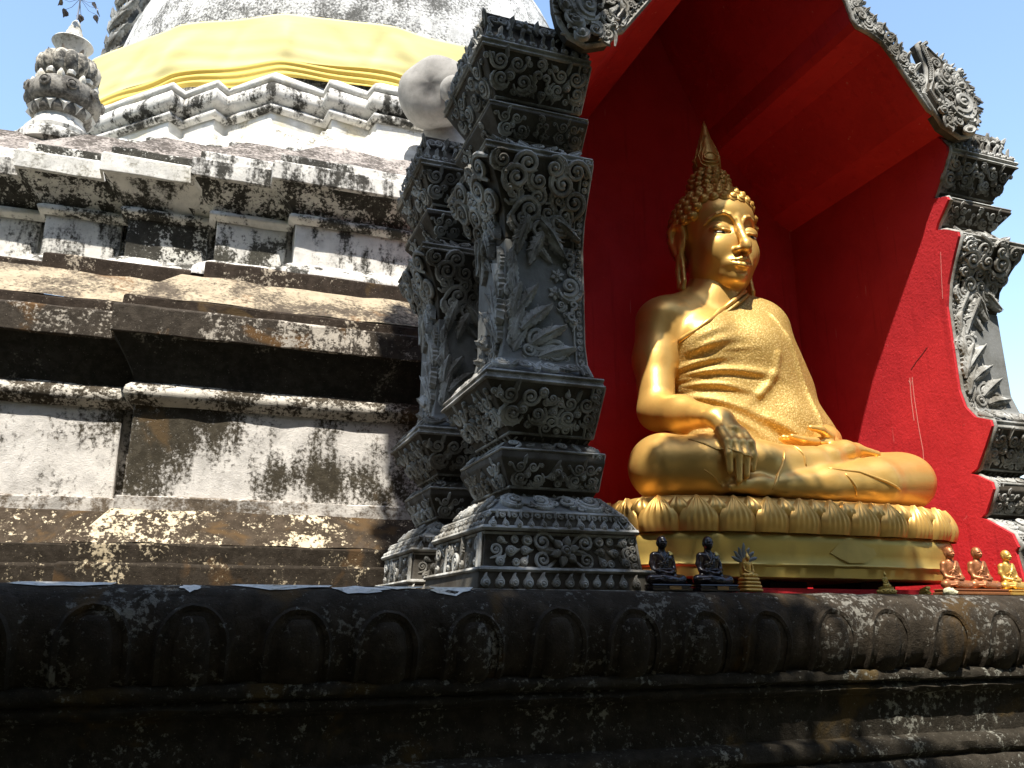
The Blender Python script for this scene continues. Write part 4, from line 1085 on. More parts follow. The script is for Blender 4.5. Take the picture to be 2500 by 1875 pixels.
# ------------------------------------------------------------------ lotus throne of the big statue
BC = Vector((3.03, 4.05))
throne = thing('lotus_throne', 'long golden throne with a ring of veined lotus petals above a plain golden base', 'throne', (BC.x, BC.y, 1.79))
def sup(phi, a=1.02, b=.50, n=3.4):
    c, s_ = math.cos(phi), math.sin(phi)
    return Vector((BC.x + a * math.copysign(abs(c) ** (2 / n), c), BC.y + b * math.copysign(abs(s_) ** (2 / n), s_)))
NP = 400
ring = [sup(2 * PI * i / NP) for i in range(NP)]
# even arc length
acc = [0]
for i in range(NP): acc.append(acc[-1] + (ring[(i + 1) % NP] - ring[i]).length)
def along(s):
    s = s % acc[-1]; i = int(np.searchsorted(acc, s, 'right')) - 1; i = min(i, NP - 1)
    t = (s - acc[i]) / max(1e-9, acc[i + 1] - acc[i]); a, b = ring[i], ring[(i + 1) % NP]
    p = a.lerp(b, t); d = (ring[(i + 2) % NP] - ring[i - 1]).normalized(); return p, Vector((d.y, -d.x))
even = [along(acc[-1] * i / 180)[0][:] for i in range(180)]
v, f = sweep(even, [(-.10, 1.795), (-.01, 1.797), (.004, 1.803), (.006, 1.85), (.014, 1.856), (.016, 1.863), (.008, 1.872), (.010, 1.92), (.016, 1.97), (.014, 2.0), (.0, 2.016), (-.06, 2.020)], True, None, .0018, 3)
obj('plain_base', v, f, M['gold_base'], throne, 50)
v, f = sweep(even, [(-.07, 2.012), (-.045, 2.02), (-.012, 2.05), (.0, 2.10), (-.01, 2.15), (-.03, 2.185), (-.06, 2.2)], True, None, .001, 4)
f.append(tuple(range(len(v) - 180, len(v))))
obj('lotus_core', v, f, M['gold'], throne, 50)
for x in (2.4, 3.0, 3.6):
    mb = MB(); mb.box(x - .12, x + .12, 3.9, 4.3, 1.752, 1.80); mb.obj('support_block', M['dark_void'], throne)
def lotus_petal_mesh(s0, w, z0, z1, out, veins, seed):
    v = []; f = []; nu, nv = (30 if veins > 4 else 16), 12
    for j in range(nv + 1):
        t = j / nv
        wid = w / 2 * (1 if t < .28 else (math.cos((t - .28) / .72 * PI / 2)) ** .80)
        wid = max(wid, .004)
        for i in range(nu + 1):
            u = -1 + 2 * i / nu
            p, nn = along(s0 + u * wid)
            bulge = (math.sin(min(1, t * .80 + .14) * PI) ** .8) * .044 - .022 * t ** 2
            e = (1 - abs(u) ** 4) * .026 * (1 - .35 * t)
            ve = .0042 * math.cos(u * PI * veins) * (1 - abs(u) ** 4) * min(1, t * 3) if veins else 0
            lip = .004 * t ** 3
            o = out + bulge + e + ve + lip - .012
            v.append((p.x + nn.x * o, p.y + nn.y * o, z0 + (z1 - z0) * t))
    for j in range(nv):
        for i in range(nu): f.append((j*(nu+1)+i, j*(nu+1)+i+1, (j+1)*(nu+1)+i+1, (j+1)*(nu+1)+i))
    return v, f
NPET = 28; Lp = acc[-1] / NPET
for k in range(NPET):
    for big in (True, False):
        v, f = lotus_petal_mesh((k + (0 if big else .5)) * Lp, Lp * (1.0 if big else .62), 2.016 if big else 2.09, 2.196 if big else 2.197, .0 if big else -.020, 6.0 if big else 3.0, k)
        obj('lotus_petal', v, f, M['gold'], throne, 180)
# pale patch stuck on the base
s_, z_ = 0, 0
v = []
for (x, z) in ((2.985, 1.925), (3.03, 1.962), (3.07, 1.992), (3.16, 1.988), (3.22, 1.962), (3.26, 1.955), (3.275, 1.925), (3.24, 1.90), (3.20, 1.882), (3.10, 1.878), (3.05, 1.895)): v.append((x, 3.5335, z))
v += [(x, y + .006, z) for x, y, z in v]; f = [tuple(range(11))] + [(i, i + 11, (i + 1) % 11 + 11, (i + 1) % 11) for i in range(11)]
obj('patch', v, f, M['gold_patch'], throne)

# ------------------------------------------------------------------ the big seated statue
st = thing('golden_buddha', 'large golden seated Buddha statue in a brocade robe in the red niche', 'statue', (3.04, 4.1, 2.20))
B = Field((1.98, 3.46, 2.14), (4.16, 4.86, 3.80), .0095)
# pelvis and trunk
B.ell((3.05, 4.36, 2.42), (.50, .30, .23), .05).cone((3.03, 4.40, 2.45), (3.0, 4.41, 2.95), .30, .26, .08, sq=(1.10, .85, 1))
B.ell((2.99, 4.42, 3.20), (.375, .25, .32), .10)
B.ell((2.84, 4.30, 3.27), (.18, .14, .15), .08).ell((3.14, 4.30, 3.27), (.18, .14, .15), .08)
B.cone((2.66, 4.44, 3.42), (3.31, 4.44, 3.42), .145, .145, .10)
B.cone((3.0, 4.45, 3.60), (2.72, 4.45, 3.47), .15, .12, .09).cone((3.0, 4.45, 3.60), (3.27, 4.45, 3.47), .15, .12, .09)
B.cone((3.01, 4.44, 3.48), (3.03, 4.43, 3.78), .175, .166, .05)
# statue's right arm (photo left)
B.chain([(2.60, 4.44, 3.40), (2.53, 4.40, 3.14), (2.475, 4.30, 2.80)], [.150, .122, .108], .07)
B.chain([(2.475, 4.29, 2.78), (2.50, 4.08, 2.725), (2.515, 3.86, 2.665)], [.112, .100, .066], .05)
# hand over the shin
B.chain([(2.515, 3.88, 2.67), (2.53, 3.76, 2.635), (2.545, 3.67, 2.545)], [.062, .066, .055], .03, sq=(1.25, 1, .8))
for x0, x1, x2, zt, ym in ((2.475, 2.455, 2.452, 2.315, 3.575), (2.520, 2.505, 2.492, 2.265, 3.565), (2.564, 2.555, 2.540, 2.295, 3.567), (2.605, 2.605, 2.588, 2.33, 3.58)):
    B.chain([(x0, 3.665, 2.545), (x0 * .5 + x1 * .5, 3.60, 2.47), (x1, ym, 2.40), (x2, ym - .006, zt)], [.028, .0245, .0215, .017], .012)
B.chain([(2.60, 3.78, 2.60), (2.655, 3.72, 2.54), (2.665, 3.68, 2.47)], [.034, .029, .020], .02)
# statue's left arm (under the robe) and palm-up hand
B.chain([(3.34, 4.44, 3.40), (3.44, 4.42, 3.10), (3.53, 4.34, 2.76)], [.150, .125, .115], .08)
B.chain([(3.53, 4.32, 2.74), (3.50, 4.10, 2.64), (3.42, 3.98, 2.60)], [.11, .09, .062], .05)
B.chain([(3.42, 3.98, 2.60), (3.30, 3.92, 2.575), (3.20, 3.89, 2.565)], [.06, .07, .05], .03, sq=(1, 1.2, .55))
for k, (y0, L) in enumerate(((3.84, .17), (3.875, .20), (3.91, .19), (3.945, .15))):
    B.chain([(3.22, y0, 2.57), (3.13, y0 - .006, 2.572), (3.22 - L, y0 - .01, 2.585)], [.024, .021, .016], .012)
B.chain([(3.34, 3.86, 2.61), (3.25, 3.83, 2.64), (3.18, 3.83, 2.645)], [.028, .023, .017], .015)
# legs: lower one (photo right knee), then the upper
B.cone((3.38, 4.30, 2.42), (3.83, 3.95, 2.385), .21, .178, .06)
B.chain([(3.845, 3.86, 2.375), (3.50, 3.74, 2.335), (3.10, 3.67, 2.295), (2.80, 3.635, 2.270)], [.168, .135, .092, .064], .05)
B.chain([(2.80, 3.64, 2.268), (2.66, 3.625, 2.262), (2.53, 3.62, 2.253)], [.058, .055, .042], .03, sq=(1, 1, .9))
for k in range(4): B.cone((2.55, 3.60 + .028 * k, 2.245), (2.475, 3.605 + .026 * k, 2.238), .023, .019, .012)
B.cone((2.72, 4.30, 2.42), (2.29, 3.96, 2.385), .21, .178, .06)
B.chain([(2.29, 3.90, 2.375), (2.45, 3.80, 2.375), (2.75, 3.735, 2.385), (3.08, 3.73, 2.425)], [.172, .160, .128, .082], .05)
B.chain([(3.08, 3.735, 2.43), (3.20, 3.745, 2.462), (3.36, 3.79, 2.515), (3.47, 3.82, 2.532)], [.076, .070, .062, .05], .04, sq=(1, 1, .9))
for k in range(5): B.cone((3.45, 3.785 + .030 * k, 2.535 - .004 * k), (3.60 - .012 * k, 3.79 + .030 * k, 2.515 - .002 * k), .026, .018, .012)
B.ell((3.06, 4.02, 2.36), (.55, .34, .15), .06)
body_me = B.mesh('body', M['gold'])
tree_b = BVHTree.FromPolygons([v.co[:] for v in body_me.vertices], [p.vertices[:] for p in body_me.polygons])
body = put('body', body_me, st)
def drape_line(name, xz, r, mat, parent, lift=.0, tree=tree_b, y0=3.0):
    pts = []
    for i in range(len(xz) - 1):
        for k in range(6):
            t = k / 6; x = xz[i][0] + (xz[i+1][0] - xz[i][0]) * t; z = xz[i][1] + (xz[i+1][1] - xz[i][1]) * t
            h = tree.ray_cast(Vector((x, y0, z)), Vector((0, 1, 0)))
            if h[0] is not None and (not pts or (h[0] - pts[-1]).length < .2): pts.append(h[0] + Vector((0, lift, 0)))
    if len(pts) > 2:
        n = len(pts); mb = MB(); mb.tube(pts, [r * (.35 + .65 * math.sin(PI * (i + .5) / n) ** .5) for i in range(n)], 6); mb.obj(name, mat, parent, 180)
drape_line('skirt_hem', [(2.70, 2.235), (2.745, 2.30), (2.80, 2.38), (2.835, 2.46)], .010, M['gold'], st)
drape_line('skirt_hem', [(2.93, 2.50), (2.965, 2.44), (2.965, 2.37)], .008, M['gold'], st)
drape_line('skirt_fold', [(2.33, 2.50), (2.42, 2.44), (2.52, 2.40), (2.60, 2.385)], .007, M['gold'], st)
drape_line('skirt_fold', [(3.08, 2.37), (3.28, 2.365), (3.45, 2.32), (3.60, 2.27)], .008, M['gold'], st)
drape_line('skirt_fold', [(3.18, 2.345), (3.24, 2.28), (3.27, 2.225)], .008, M['gold'], st)
drape_line('skirt_fold', [(2.36, 2.33), (2.42, 2.29), (2.46, 2.25)], .006, M['gold'], st)
# robe: trunk and covered arm, a little larger, cut along the slanting neckline
Rb = Field((2.40, 3.85, 2.48), (4.02, 4.86, 3.72), .0095)
g = .020
Rb.cone((3.03, 4.40, 2.50), (3.0, 4.41, 2.95), .30 + g, .26 + g, .08, sq=(1.12, .88, 1))
Rb.ell((2.99, 4.42, 3.20), (.375 + g, .25 + g, .32 + g), .10)
Rb.ell((2.84, 4.30, 3.27), (.18 + g, .14 + g, .15 + g), .08).ell((3.14, 4.30, 3.27), (.18 + g, .14 + g, .15 + g), .08)
Rb.cone((3.0, 4.44, 3.42), (3.31, 4.44, 3.42), .145 + g, .145 + g, .10)
Rb.cone((3.0, 4.45, 3.60), (3.27, 4.45, 3.47), .15 + g, .12 + g, .09)
Rb.chain([(3.34, 4.44, 3.40), (3.44, 4.42, 3.10), (3.54, 4.34, 2.72)], [.150 + g, .125 + g, .115 + g], .22)
Rb.cone((3.22, 4.30, 3.20), (3.34, 4.27, 2.75), .15, .15, .2)
Rb.chain([(3.54, 4.32, 2.74), (3.58, 4.20, 2.62)], [.12, .09], .10)
Rb.chain([(3.53, 4.40, 3.0), (3.64, 4.40, 2.64)], [.10, .085], .12)
Rb.ell((3.36, 4.28, 2.68), (.24, .15, .18), .2)
X, Y, Z = Rb.ax[0][:, None, None], Rb.ax[1][None, :, None], Rb.ax[2][None, None, :]
# folds fanning out from the waist at the photo-left
dx, dz = X - 2.30, Z - 2.93
rr = np.sqrt(dx ** 2 + dz ** 2); ph = np.arctan2(dz, dx) + .28 * (rr - .6)
fo = np.zeros(np.broadcast(X, Y, Z).shape, np.float32)
frg = random.Random(4)
for (c, w, a, r0, r1) in ((-.44, .05, .9, .55, 1.3), (-.27, .028, .7, .50, 1.0), (-.15, .04, 1.15, .35, 1.25), (-.03, .020, .6, .32, .62), (.035, .032, 1.2, .36, .85), (.13, .022, .55, .33, .60), (.20, .030, 1.2, .38, 1.0), (.33, .034, 1.0, .33, .72), (.40, .02, .5, .6, .9), (.50, .035, .9, .42, .82), (.0, .09, .7, .9, 1.6), (-.34, .08, .8, .8, 1.5), (.62, .03, .6, .5, .8)):
    e = np.clip((rr - r0) / .10, 0, 1) * np.clip((r1 - rr) / .30, 0, 1)
    u = (ph - c) / w
    fo = fo + a * .015 * np.exp(-u ** 2) * e - a * .006 * np.exp(-(u + 1.8) ** 2) * e
fo = fo + .0025 * np.sin(17 * ph + 9 * rr) * np.clip(1.2 - rr, 0, 1)
def ridge(poly, w, a):
    d = np.full(np.broadcast(X, Z).shape, 9., np.float32)
    for (x0, z0), (x1, z1) in zip(poly, poly[1:]):
        L = (x1 - x0) ** 2 + (z1 - z0) ** 2; t = np.clip(((X - x0) * (x1 - x0) + (Z - z0) * (z1 - z0)) / L, 0, 1)
        d = np.minimum(d, np.sqrt((X - x0 - t * (x1 - x0)) ** 2 + (Z - z0 - t * (z1 - z0)) ** 2))
    return a * np.exp(-(d / w) ** 2)
fo = fo + ridge([(3.22, 3.16), (3.20, 3.06), (3.15, 2.97), (3.08, 2.90)], .024, .013) + ridge([(3.17, 3.0), (3.08, 2.90), (2.98, 2.83)], .03, .006)
fo = fo + ridge([(3.27, 3.46), (3.37, 3.20), (3.43, 2.95), (3.46, 2.75), (3.47, 2.58)], .014, .011) + ridge([(3.33, 3.30), (3.42, 3.0), (3.52, 2.62)], .03, .008) + ridge([(3.12, 2.76), (3.24, 2.68), (3.36, 2.60)], .03, .009)
front_m = np.clip((4.50 - Y) / .1, 0, 1)
Rb.F = (Rb.F - fo * front_m).astype(np.float32)
# neckline plane: from the neck on the right down to the left armpit
nl = np.array([-(3.60 - 3.20), 0, (3.12 - 2.60)]); nl = nl / np.linalg.norm(nl)
def neck(x, y, z): return (x - 3.12) * nl[0] + (z - 3.60) * nl[2]
cutd = neck(X, Y, Z) + .0 * Y
Rb.F = np.maximum(Rb.F, np.broadcast_to(cutd, Rb.F.shape)).astype(np.float32)
Rb.F = np.maximum(Rb.F, np.broadcast_to(2.545 - Z + .012 * np.sin(X * 19), Rb.F.shape)).astype(np.float32)
# keep clear of the bare arm and the neck
armd = Field(Rb.lo, Rb.lo + (Rb.n - 1) * Rb.h, Rb.h)
robe_me = Rb.mesh('robe', M['brocade'])
tree_r = BVHTree.FromPolygons([v.co[:] for v in robe_me.vertices], [p.vertices[:] for p in robe_me.polygons])
robe = put('robe', robe_me, st)
# folded collar band along the neckline
pts = []
for i in range(26):
    t = i / 25; x = 2.63 + (3.16 - 2.63) * t; z = 3.60 + (x - 3.12) * (.40 / .52)
    h = tree_b.ray_cast(Vector((x, 3.0, z + .006)), Vector((0, 1, 0)))
    if h[0] is not None and h[0].y < 4.5 and h[0].y > 4.0: pts.append(h[0] + Vector((0, -.012, 0)))
mb = MB(); mb.tube(pts, [.020 + .004 * math.sin(i * 1.1) for i in range(len(pts))], 8, True, .75); mb.obj('collar_band', M['gold'], robe, 180)
mb = MB(); mb.tube([p + Vector((.018, -.006, -.022)) for p in pts], .016, 8, True, .7); mb.obj('collar_band', M['brocade'], robe, 180)
# head
H = np.array((3.045, 4.42, 4.0))
hd = Field(H + (-.33, -.42, -.42), H + (.33, .36, .58), .0052)
def hp(x, y, z): return (H[0] + x, H[1] + y, H[2] + z)
hd.ell(hp(0, .03, .125), (.246, .275, .27), .04).ell(hp(0, -.045, -.085), (.198, .222, .285), .06)
hd.ell(hp(0, -.15, -.275), (.112, .105, .095), .07).ell(hp(0, -.205, -.315), (.062, .052, .05), .03)
for s in (-1, 1):
    hd.ell(hp(s * .10, -.165, -.12), (.098, .085, .115), .06)
    hd.ell(hp(s * .118, -.03, -.22), (.078, .12, .11), .06)
hd.ell(hp(0, -.10, .14), (.20, .165, .14), .06)                               # forehead
for s in (-1, 1): hd.ell(hp(s * .108, -.290, .012), (.080, .060, .062), .016, True)       # sockets
# nose
hd.chain([hp(0, -.248, .075), hp(0, -.275, -.02), hp(0, -.322, -.135), hp(0, -.326, -.158)], [.024, .025, .031, .033], .022)
for s in (-1, 1): hd.ell(hp(s * .036, -.283, -.162), (.028, .034, .024), .016)
for s in (-1, 1): hd.ell(hp(s * .020, -.305, -.193), (.011, .014, .010), .006, True)
# brows run into the nose
for s in (-1, 1):
    hd.chain([hp(s * .016, -.270, .012), hp(s * .030, -.268, .052), hp(s * .058, -.262, .084), hp(s * .095, -.250, .098), hp(s * .135, -.226, .090), hp(s * .168, -.194, .066), hp(s * .195, -.154, .03)], [.013, .0115, .0105, .010, .010, .009, .005], .009)
# lids: a full upper lid, a slit, a lower lid
for s in (-1, 1):
    hd.ell(hp(s * .104, -.206, -.004), (.070, .052, .048), .008)
    hd.ell(hp(s * .104, -.196, -.050), (.064, .046, .030), .012)
    hd.chain([hp(s * .044, -.240, -.030), hp(s * .075, -.262, -.040), hp(s * .108, -.262, -.040), hp(s * .145, -.236, -.030), hp(s * .172, -.200, -.014)], [.004, .0085, .0095, .008, .003], .004, True)
    hd.chain([hp(s * .040, -.240, -.020), hp(s * .072, -.2575, -.0235), hp(s * .108, -.2585, -.0235), hp(s * .147, -.232, -.014), hp(s * .178, -.194, .002)], [.004, .0065, .0065, .006, .003], .004)
    hd.chain([hp(s * .05, -.238, -.050), hp(s * .09, -.249, -.060), hp(s * .13, -.234, -.052), hp(s * .165, -.203, -.032)], [.004, .0055, .0055, .003], .004)
# mouth
hd.ell(hp(0, -.225, -.238), (.095, .060, .052), .035)
hd.chain([hp(-.090, -.228, -.220), hp(-.040, -.276, -.228), hp(-.014, -.289, -.221), hp(0, -.286, -.226), hp(.014, -.289, -.221), hp(.040, -.276, -.228), hp(.090, -.228, -.220)], [.006, .012, .0145, .013, .0145, .012, .006], .008)
hd.chain([hp(-.066, -.250, -.248), hp(-.03, -.279, -.260), hp(0, -.286, -.263), hp(.03, -.279, -.260), hp(.066, -.250, -.248)], [.007, .016, .0185, .016, .007], .009)
hd.chain([hp(-.096, -.236, -.226), hp(-.04, -.294, -.243), hp(0, -.306, -.240), hp(.04, -.294, -.243), hp(.096, -.236, -.226)], [.003, .005, .006, .005, .003], .004, True)
hd.ell(hp(0, -.27, -.293), (.045, .022, .012), .012, True)
hd.chain([hp(-.008, -.30, -.200), hp(-.007, -.29, -.215)], [.006, .005], .006, True)
# ushnisha
hd.cone(hp(0, .03, .34), hp(0, .035, .475), .128, .095, .03)
hd.cone(hp(0, .02, -.20), hp(0, .015, -.40), .172, .170, .03)
head = put('head', hd.mesh('head', M['gold']), st)
# eyes
for s in (-1, 1):
    v, f = ellip(hp(s * .107, -.2055, -.039), (.056, .046, .016), None, 20, 10); e = obj('eye', v, f, M['eye_white'], head, 180)
    v, f = ellip(hp(s * .107, -.2310, -.0395), (.020, .0235, .0150), None, 14, 8); obj('pupil', v, f, M['eye_black'], e, 180)
# ears
for s in (-1, 1):
    E = Field(H + (-.36 if s < 0 else .17, -.14, -.40), H + (-.17 if s < 0 else .36, .20, .16), .0055)
    E.chain([hp(s * .235, -.015, .01), hp(s * .262, -.02, .07), hp(s * .282, .03, .105), hp(s * .292, .075, .075), hp(s * .285, .085, .0), hp(s * .270, .06, -.08), hp(s * .262, .03, -.13)], [.018, .018, .020, .021, .020, .019, .022], .012)
    E.ell(hp(s * .255, .03, -.01), (.022, .065, .10), .02)
    E.chain([hp(s * .258, -.005, -.02), hp(s * .266, .005, -.07), hp(s * .26, .015, -.11)], [.016, .018, .02], .012)
    E.chain([hp(s * .262, .03, -.12), hp(s * .268, .045, -.22), hp(s * .268, .035, -.33), hp(s * .264, .01, -.345), hp(s * .26, -.005, -.30), hp(s * .256, .005, -.2), hp(s * .258, .015, -.12)], [.024, .020, .021, .020, .016, .013, .018], .008)
    put('ear', E.mesh('ear', M['gold']), head)
# hair: rows of snail curls over the scalp and the topknot
mb = MB()
mb.lathe([(.48, -.2), (.56, .05), (.55, .20), (.46, .33), (.40, .34), (.38, .42), (.28, .52), (.22, .52), (.18, .58), (.08, .64), (.01, .65)], 12)
mb.tube([(.55 * math.cos(a), .55 * math.sin(a), .16 + .07 * a) for a in [i * .45 for i in range(5)]], .06, 4)
CURL = mb.mesh('hair_curl', M['gold_hair'], 60)
def curl_at(p, nrm, s):
    q = Vector(nrm).to_track_quat('Z', 'Y').to_matrix().to_4x4() @ Matrix.Rotation(rnd.uniform(0, 6), 4, 'Z') @ Matrix.Scale(s, 4)
    q.translation = Vector(p) - world_of(st) + 0 * Vector(nrm)
    o = bpy.data.objects.new('hair_curl', CURL); C.objects.link(o); o.parent = st; o.matrix_basis = q
cnt = 0
cz = .10
for row in range(12):
    th = R(8 + row * 11.3)
    zz = cz + .285 * math.cos(th); rad = math.sin(th)
    n_ = max(5, int(2 * PI * .275 * rad / .062))
    for k in range(n_):
        a = 2 * PI * (k + .5 * (row % 2)) / n_
        x, y = .262 * rad * math.cos(a), .02 + .285 * rad * math.sin(a)
        # hairline: high over the brow, down to the ears at the sides, low behind
        fr = max(0, -math.sin(a))
        zmin = -.16 + .345 * min(1, fr * 1.55) ** 1.0
        if abs(math.cos(a)) > .75 and math.sin(a) < .25: zmin = max(zmin, .07)
        if zz < zmin or (zz > .36 and rad < .45): continue
        nrm = Vector((x / .262 ** 2, (y - .02) / .285 ** 2, (zz - cz) / .285 ** 2)).normalized()
        curl_at(hp(x * .985, .02 + (y - .02) * .985, cz + (zz - cz) * .985), nrm, .069); cnt += 1
for row in range(5):
    zz = .525 - row * .042; rad = (.075, .112, .124, .132, .138)[row]; th = R((35, 62, 72, 76, 78)[row]); n_ = max(5, int(2 * PI * rad / .052))
    for k in range(n_):
        a = 2 * PI * (k + .5 * (row % 2)) / n_
        nrm = Vector((math.cos(a) * math.sin(th), math.sin(a) * math.sin(th), math.cos(th)))
        curl_at(hp(rad * math.cos(a), .03 + rad * math.sin(a), zz), nrm, .052); cnt += 1
# flame
fz = H[2] + .545
mb = MB(); mb.lathe([(.05, -.02), (.075, .0), (.088, .04), (.092, .085), (.080, .14), (.060, .20), (.043, .26), (.030, .31), (.018, .36), (.004, .405)], 24, (H[0] - .0, H[1] + .04, fz))
me = mb.mesh('flame_finial', M['gold_hair'], 180); fl = put('flame_finial', me, st)
tree_f = BVHTree.FromPolygons([v.co[:] for v in fl.data.vertices], [p.vertices[:] for p in fl.data.polygons])
def flame_line(pts_az):
    pts = []
    off = world_of(fl)
    for (az, z) in pts_az:
        a = R(az); r = float(np.interp(z, [0, .04, .085, .14, .20, .26, .31, .36, .405], [.075, .088, .092, .080, .060, .043, .030, .018, .004]))
        pts.append((H[0] + (r + .002) * math.sin(a), H[1] + .04 - (r + .002) * math.cos(a), fz + z))
    mb = MB(); mb.tube(pts, .0065, 5); mb.obj('flame_ridge', M['gold_hair'], fl, 180)
for base in (-15, 105, 225):
    flame_line([(base + 28 * math.cos(t), .085 + .028 * math.sin(t)) for t in [i * .5 for i in range(12)]])
    flame_line([(base + 42 * math.cos(t), .08 + .045 * math.sin(t)) for t in [-.3 - i * .3 for i in range(9)]] + [(base - 34, .12), (base - 20, .17), (base - 24, .22), (base - 8, .27)])
    flame_line([(base + 50 * math.cos(t), .07 + .062 * math.sin(t)) for t in [-.5 - i * .3 for i in range(8)]] + [(base - 56, .11), (base - 44, .15), (base - 50, .20), (base - 30, .26)])
    flame_line([(base - 70, .03), (base - 78, .08), (base - 66, .13), (base - 70, .17)])
print('curls', cnt)

# ------------------------------------------------------------------ small figures on the terrace wall
def monk_mesh():
    """seated monk, one unit high including the pedestal, facing -Y"""
    f_ = Field((-.44, -.40, -.01), (.44, .26, 1.02), .0085)
    f_.ell((0, .03, .24), (.20, .14, .13), .05).cone((0, .04, .28), (0, .03, .52), .15, .135, .06, sq=(1.1, .8, 1)).ell((0, .03, .54), (.165, .105, .14), .06)
    f_.cone((-.145, .03, .63), (.145, .03, .63), .064, .064, .05).cone((0, .03, .66), (0, .02, .76), .070, .060, .03)
    f_.ell((0, .01, .860), (.090, .108, .118), .02).ell((0, -.035, .818), (.068, .072, .078), .03).ell((0, -.07, .772), (.03, .028, .025), .02)
    f_.chain([(0, -.095, .858), (0, -.120, .822)], [.010, .019], .010).ell((0, -.097, .788), (.03, .018, .009), .008)
    for s in (-1, 1):
        f_.ell((s * .037, -.098, .852), (.024, .016, .012), .006, True).cone((s * .015, -.098, .874), (s * .06, -.083, .872), .009, .007, .008)
        f_.ell((s * .090, .02, .838), (.012, .024, .038), .008).ell((s * .087, .01, .800), (.012, .014, .02), .008)
        f_.chain([(s * .175, .03, .61), (s * .205, .02, .48), (s * .195, -.04, .36)], [.058, .050, .045], .03)
        f_.chain([(s * .195, -.05, .36), (s * .11, -.16, .33), (s * .03, -.19, .32)], [.044, .036, .028], .025)
        f_.cone((s * .12, -.02, .22), (s * .31, -.10, .205), .10, .085, .04)
    f_.chain([(.30, -.12, .195), (.10, -.21, .175), (-.12, -.21, .17)], [.080, .060, .040], .03)
    f_.chain([(-.30, -.12, .205), (-.10, -.20, .225), (.12, -.20, .22)], [.080, .058, .042], .03)
    f_.ell((0, -.20, .31), (.07, .035, .022), .02)
    # robe folds: over one shoulder, sash across the chest, ridges on the legs
    for k in range(5): f_.chain([(-.15 + .03 * k, -.085 + .0 * k, .46 - .012 * k), (-.05, -.100, .50 - .03 * k), (.06, -.095, .52 - .03 * k)], .010, .008)
    f_.chain([(.10, -.04, .67), (.03, -.088, .58), (-.05, -.098, .46), (-.12, -.08, .38)], [.016, .018, .016, .012], .012)
    f_.chain([(.15, .0, .665), (.125, -.045, .56), (.11, -.06, .40)], [.026, .030, .02], .035)
    f_.chain([(-.13, -.085, .385), (0, -.115, .375), (.13, -.085, .385)], .016, .01)
    for k in range(6): f_.chain([(-.34 + .02 * k, -.165 - .004 * k, .19 + .008 * k), (-.2 + .05 * k, -.255, .20 + .01 * (k % 2)), (-.1 + .07 * k, -.262, .165)], .011, .008)
    for k in range(4): f_.chain([(.36 - .03 * k, -.15, .22 - .01 * k), (.25 - .04 * k, -.235, .19), (.15 - .05 * k, -.262, .15)], .010, .008)
    return f_.mesh('monk_body', M['copper'])
MONK = monk_mesh()
mbp = MB()
mbp.add(*sweep([(-.36, -.30), (.36, -.30), (.39, -.2), (.37, .14), (-.37, .14), (-.39, -.2)], [(.02, .0), (.03, .01), (.03, .045), (.0, .06), (.0, .085), (.02, .10), (.01, .115), (-.05, .12)], True, .1))
mbp.f.append(tuple(range(len(mbp.v) - len(mbp.v) // 8, len(mbp.v))))
PED = mbp.mesh('pedestal', M['copper'], 40)
mb = MB(); mb.tube([(-.065, .01, .70), (-.055, -.062, .63), (-.015, -.096, .53), (0, -.100, .515), (.015, -.098, .53), (.055, -.072, .63), (.065, .01, .70)], .008, 5); mb.tube([(0, -.100, .515), (0, -.106, .475)], .010, 5)
NECK = mb.mesh('necklace', M['cord'], 180)
mb = MB(); mb.box(-.06, .16, -.342, -.325, .025, .085); PLATE = mb.mesh('name_plate', M['plate'])
mb = MB(); v, f = dome([(-.045, -.05), (.05, -.045), (.06, .02), (.02, .06), (-.05, .04)], .012); mb.add(v, f); FOIL = mb.mesh('gold_leaf_patch', M['old_brass'])
def figure(name, label, cat, loc, s, rot, mat, grp, extras=()):
    t = thing(name, label, cat, loc, grp); t.rotation_euler = (0, 0, rot); t.scale = (s, s, s)
    def child(nm, me, parent, m=None, mtx=None):
        o = bpy.data.objects.new(nm, me); C.objects.link(o); o.parent = parent
        if m: o.material_slots[0].link = 'OBJECT'; o.material_slots[0].material = m
        if mtx: o.matrix_basis = mtx
        return o
    b = child('body', MONK, t, mat); p = child('pedestal', PED, t, mat); child('necklace', NECK, b, M['cord'] if mat is M['black_glaze'] else mat)
    if 'plate' in extras: child('name_plate', PLATE, p)
    if 'foil' in extras: child('gold_leaf_patch', FOIL, b, None, Matrix.Translation((.135, -.038, .665)) @ Matrix.Rotation(R(52), 4, 'X') @ Matrix.Rotation(R(20), 4, 'Z') @ Matrix.Diagonal((.8, .9, .4, 1)))
    return t
ZT = 1.724
GB, GC = 'dark glazed monk figurines', 'metal monk figurines at the right end of the wall'
figure('monk_figurine', 'black glazed monk figurine partly behind the foot of the carved column', 'figurine', (1.985, 3.46, ZT), .255, R(-2), M['black_glaze'], GB, ('plate', 'foil'))
figure('monk_figurine', 'black glazed monk figurine sitting next to the small golden hooded figure', 'figurine', (2.215, 3.44, ZT), .258, R(-2), M['black_glaze'], GB, ('plate', 'foil'))
figure('monk_figurine', 'copper monk figurine nearest the golden throne, with a pale stone at its foot', 'figurine', (3.665, 3.445, ZT), .250, R(-1), M['copper'], GC)
figure('monk_figurine', 'copper monk figurine between the other copper monk and the brassy monk', 'figurine', (3.865, 3.455, ZT), .255, R(-1), M['copper'], GC)
figure('monk_figurine', 'brassy yellow monk figurine at the right edge, last of the row of monks', 'figurine', (4.075, 3.46, ZT), .245, R(2), M['brass'], GC)

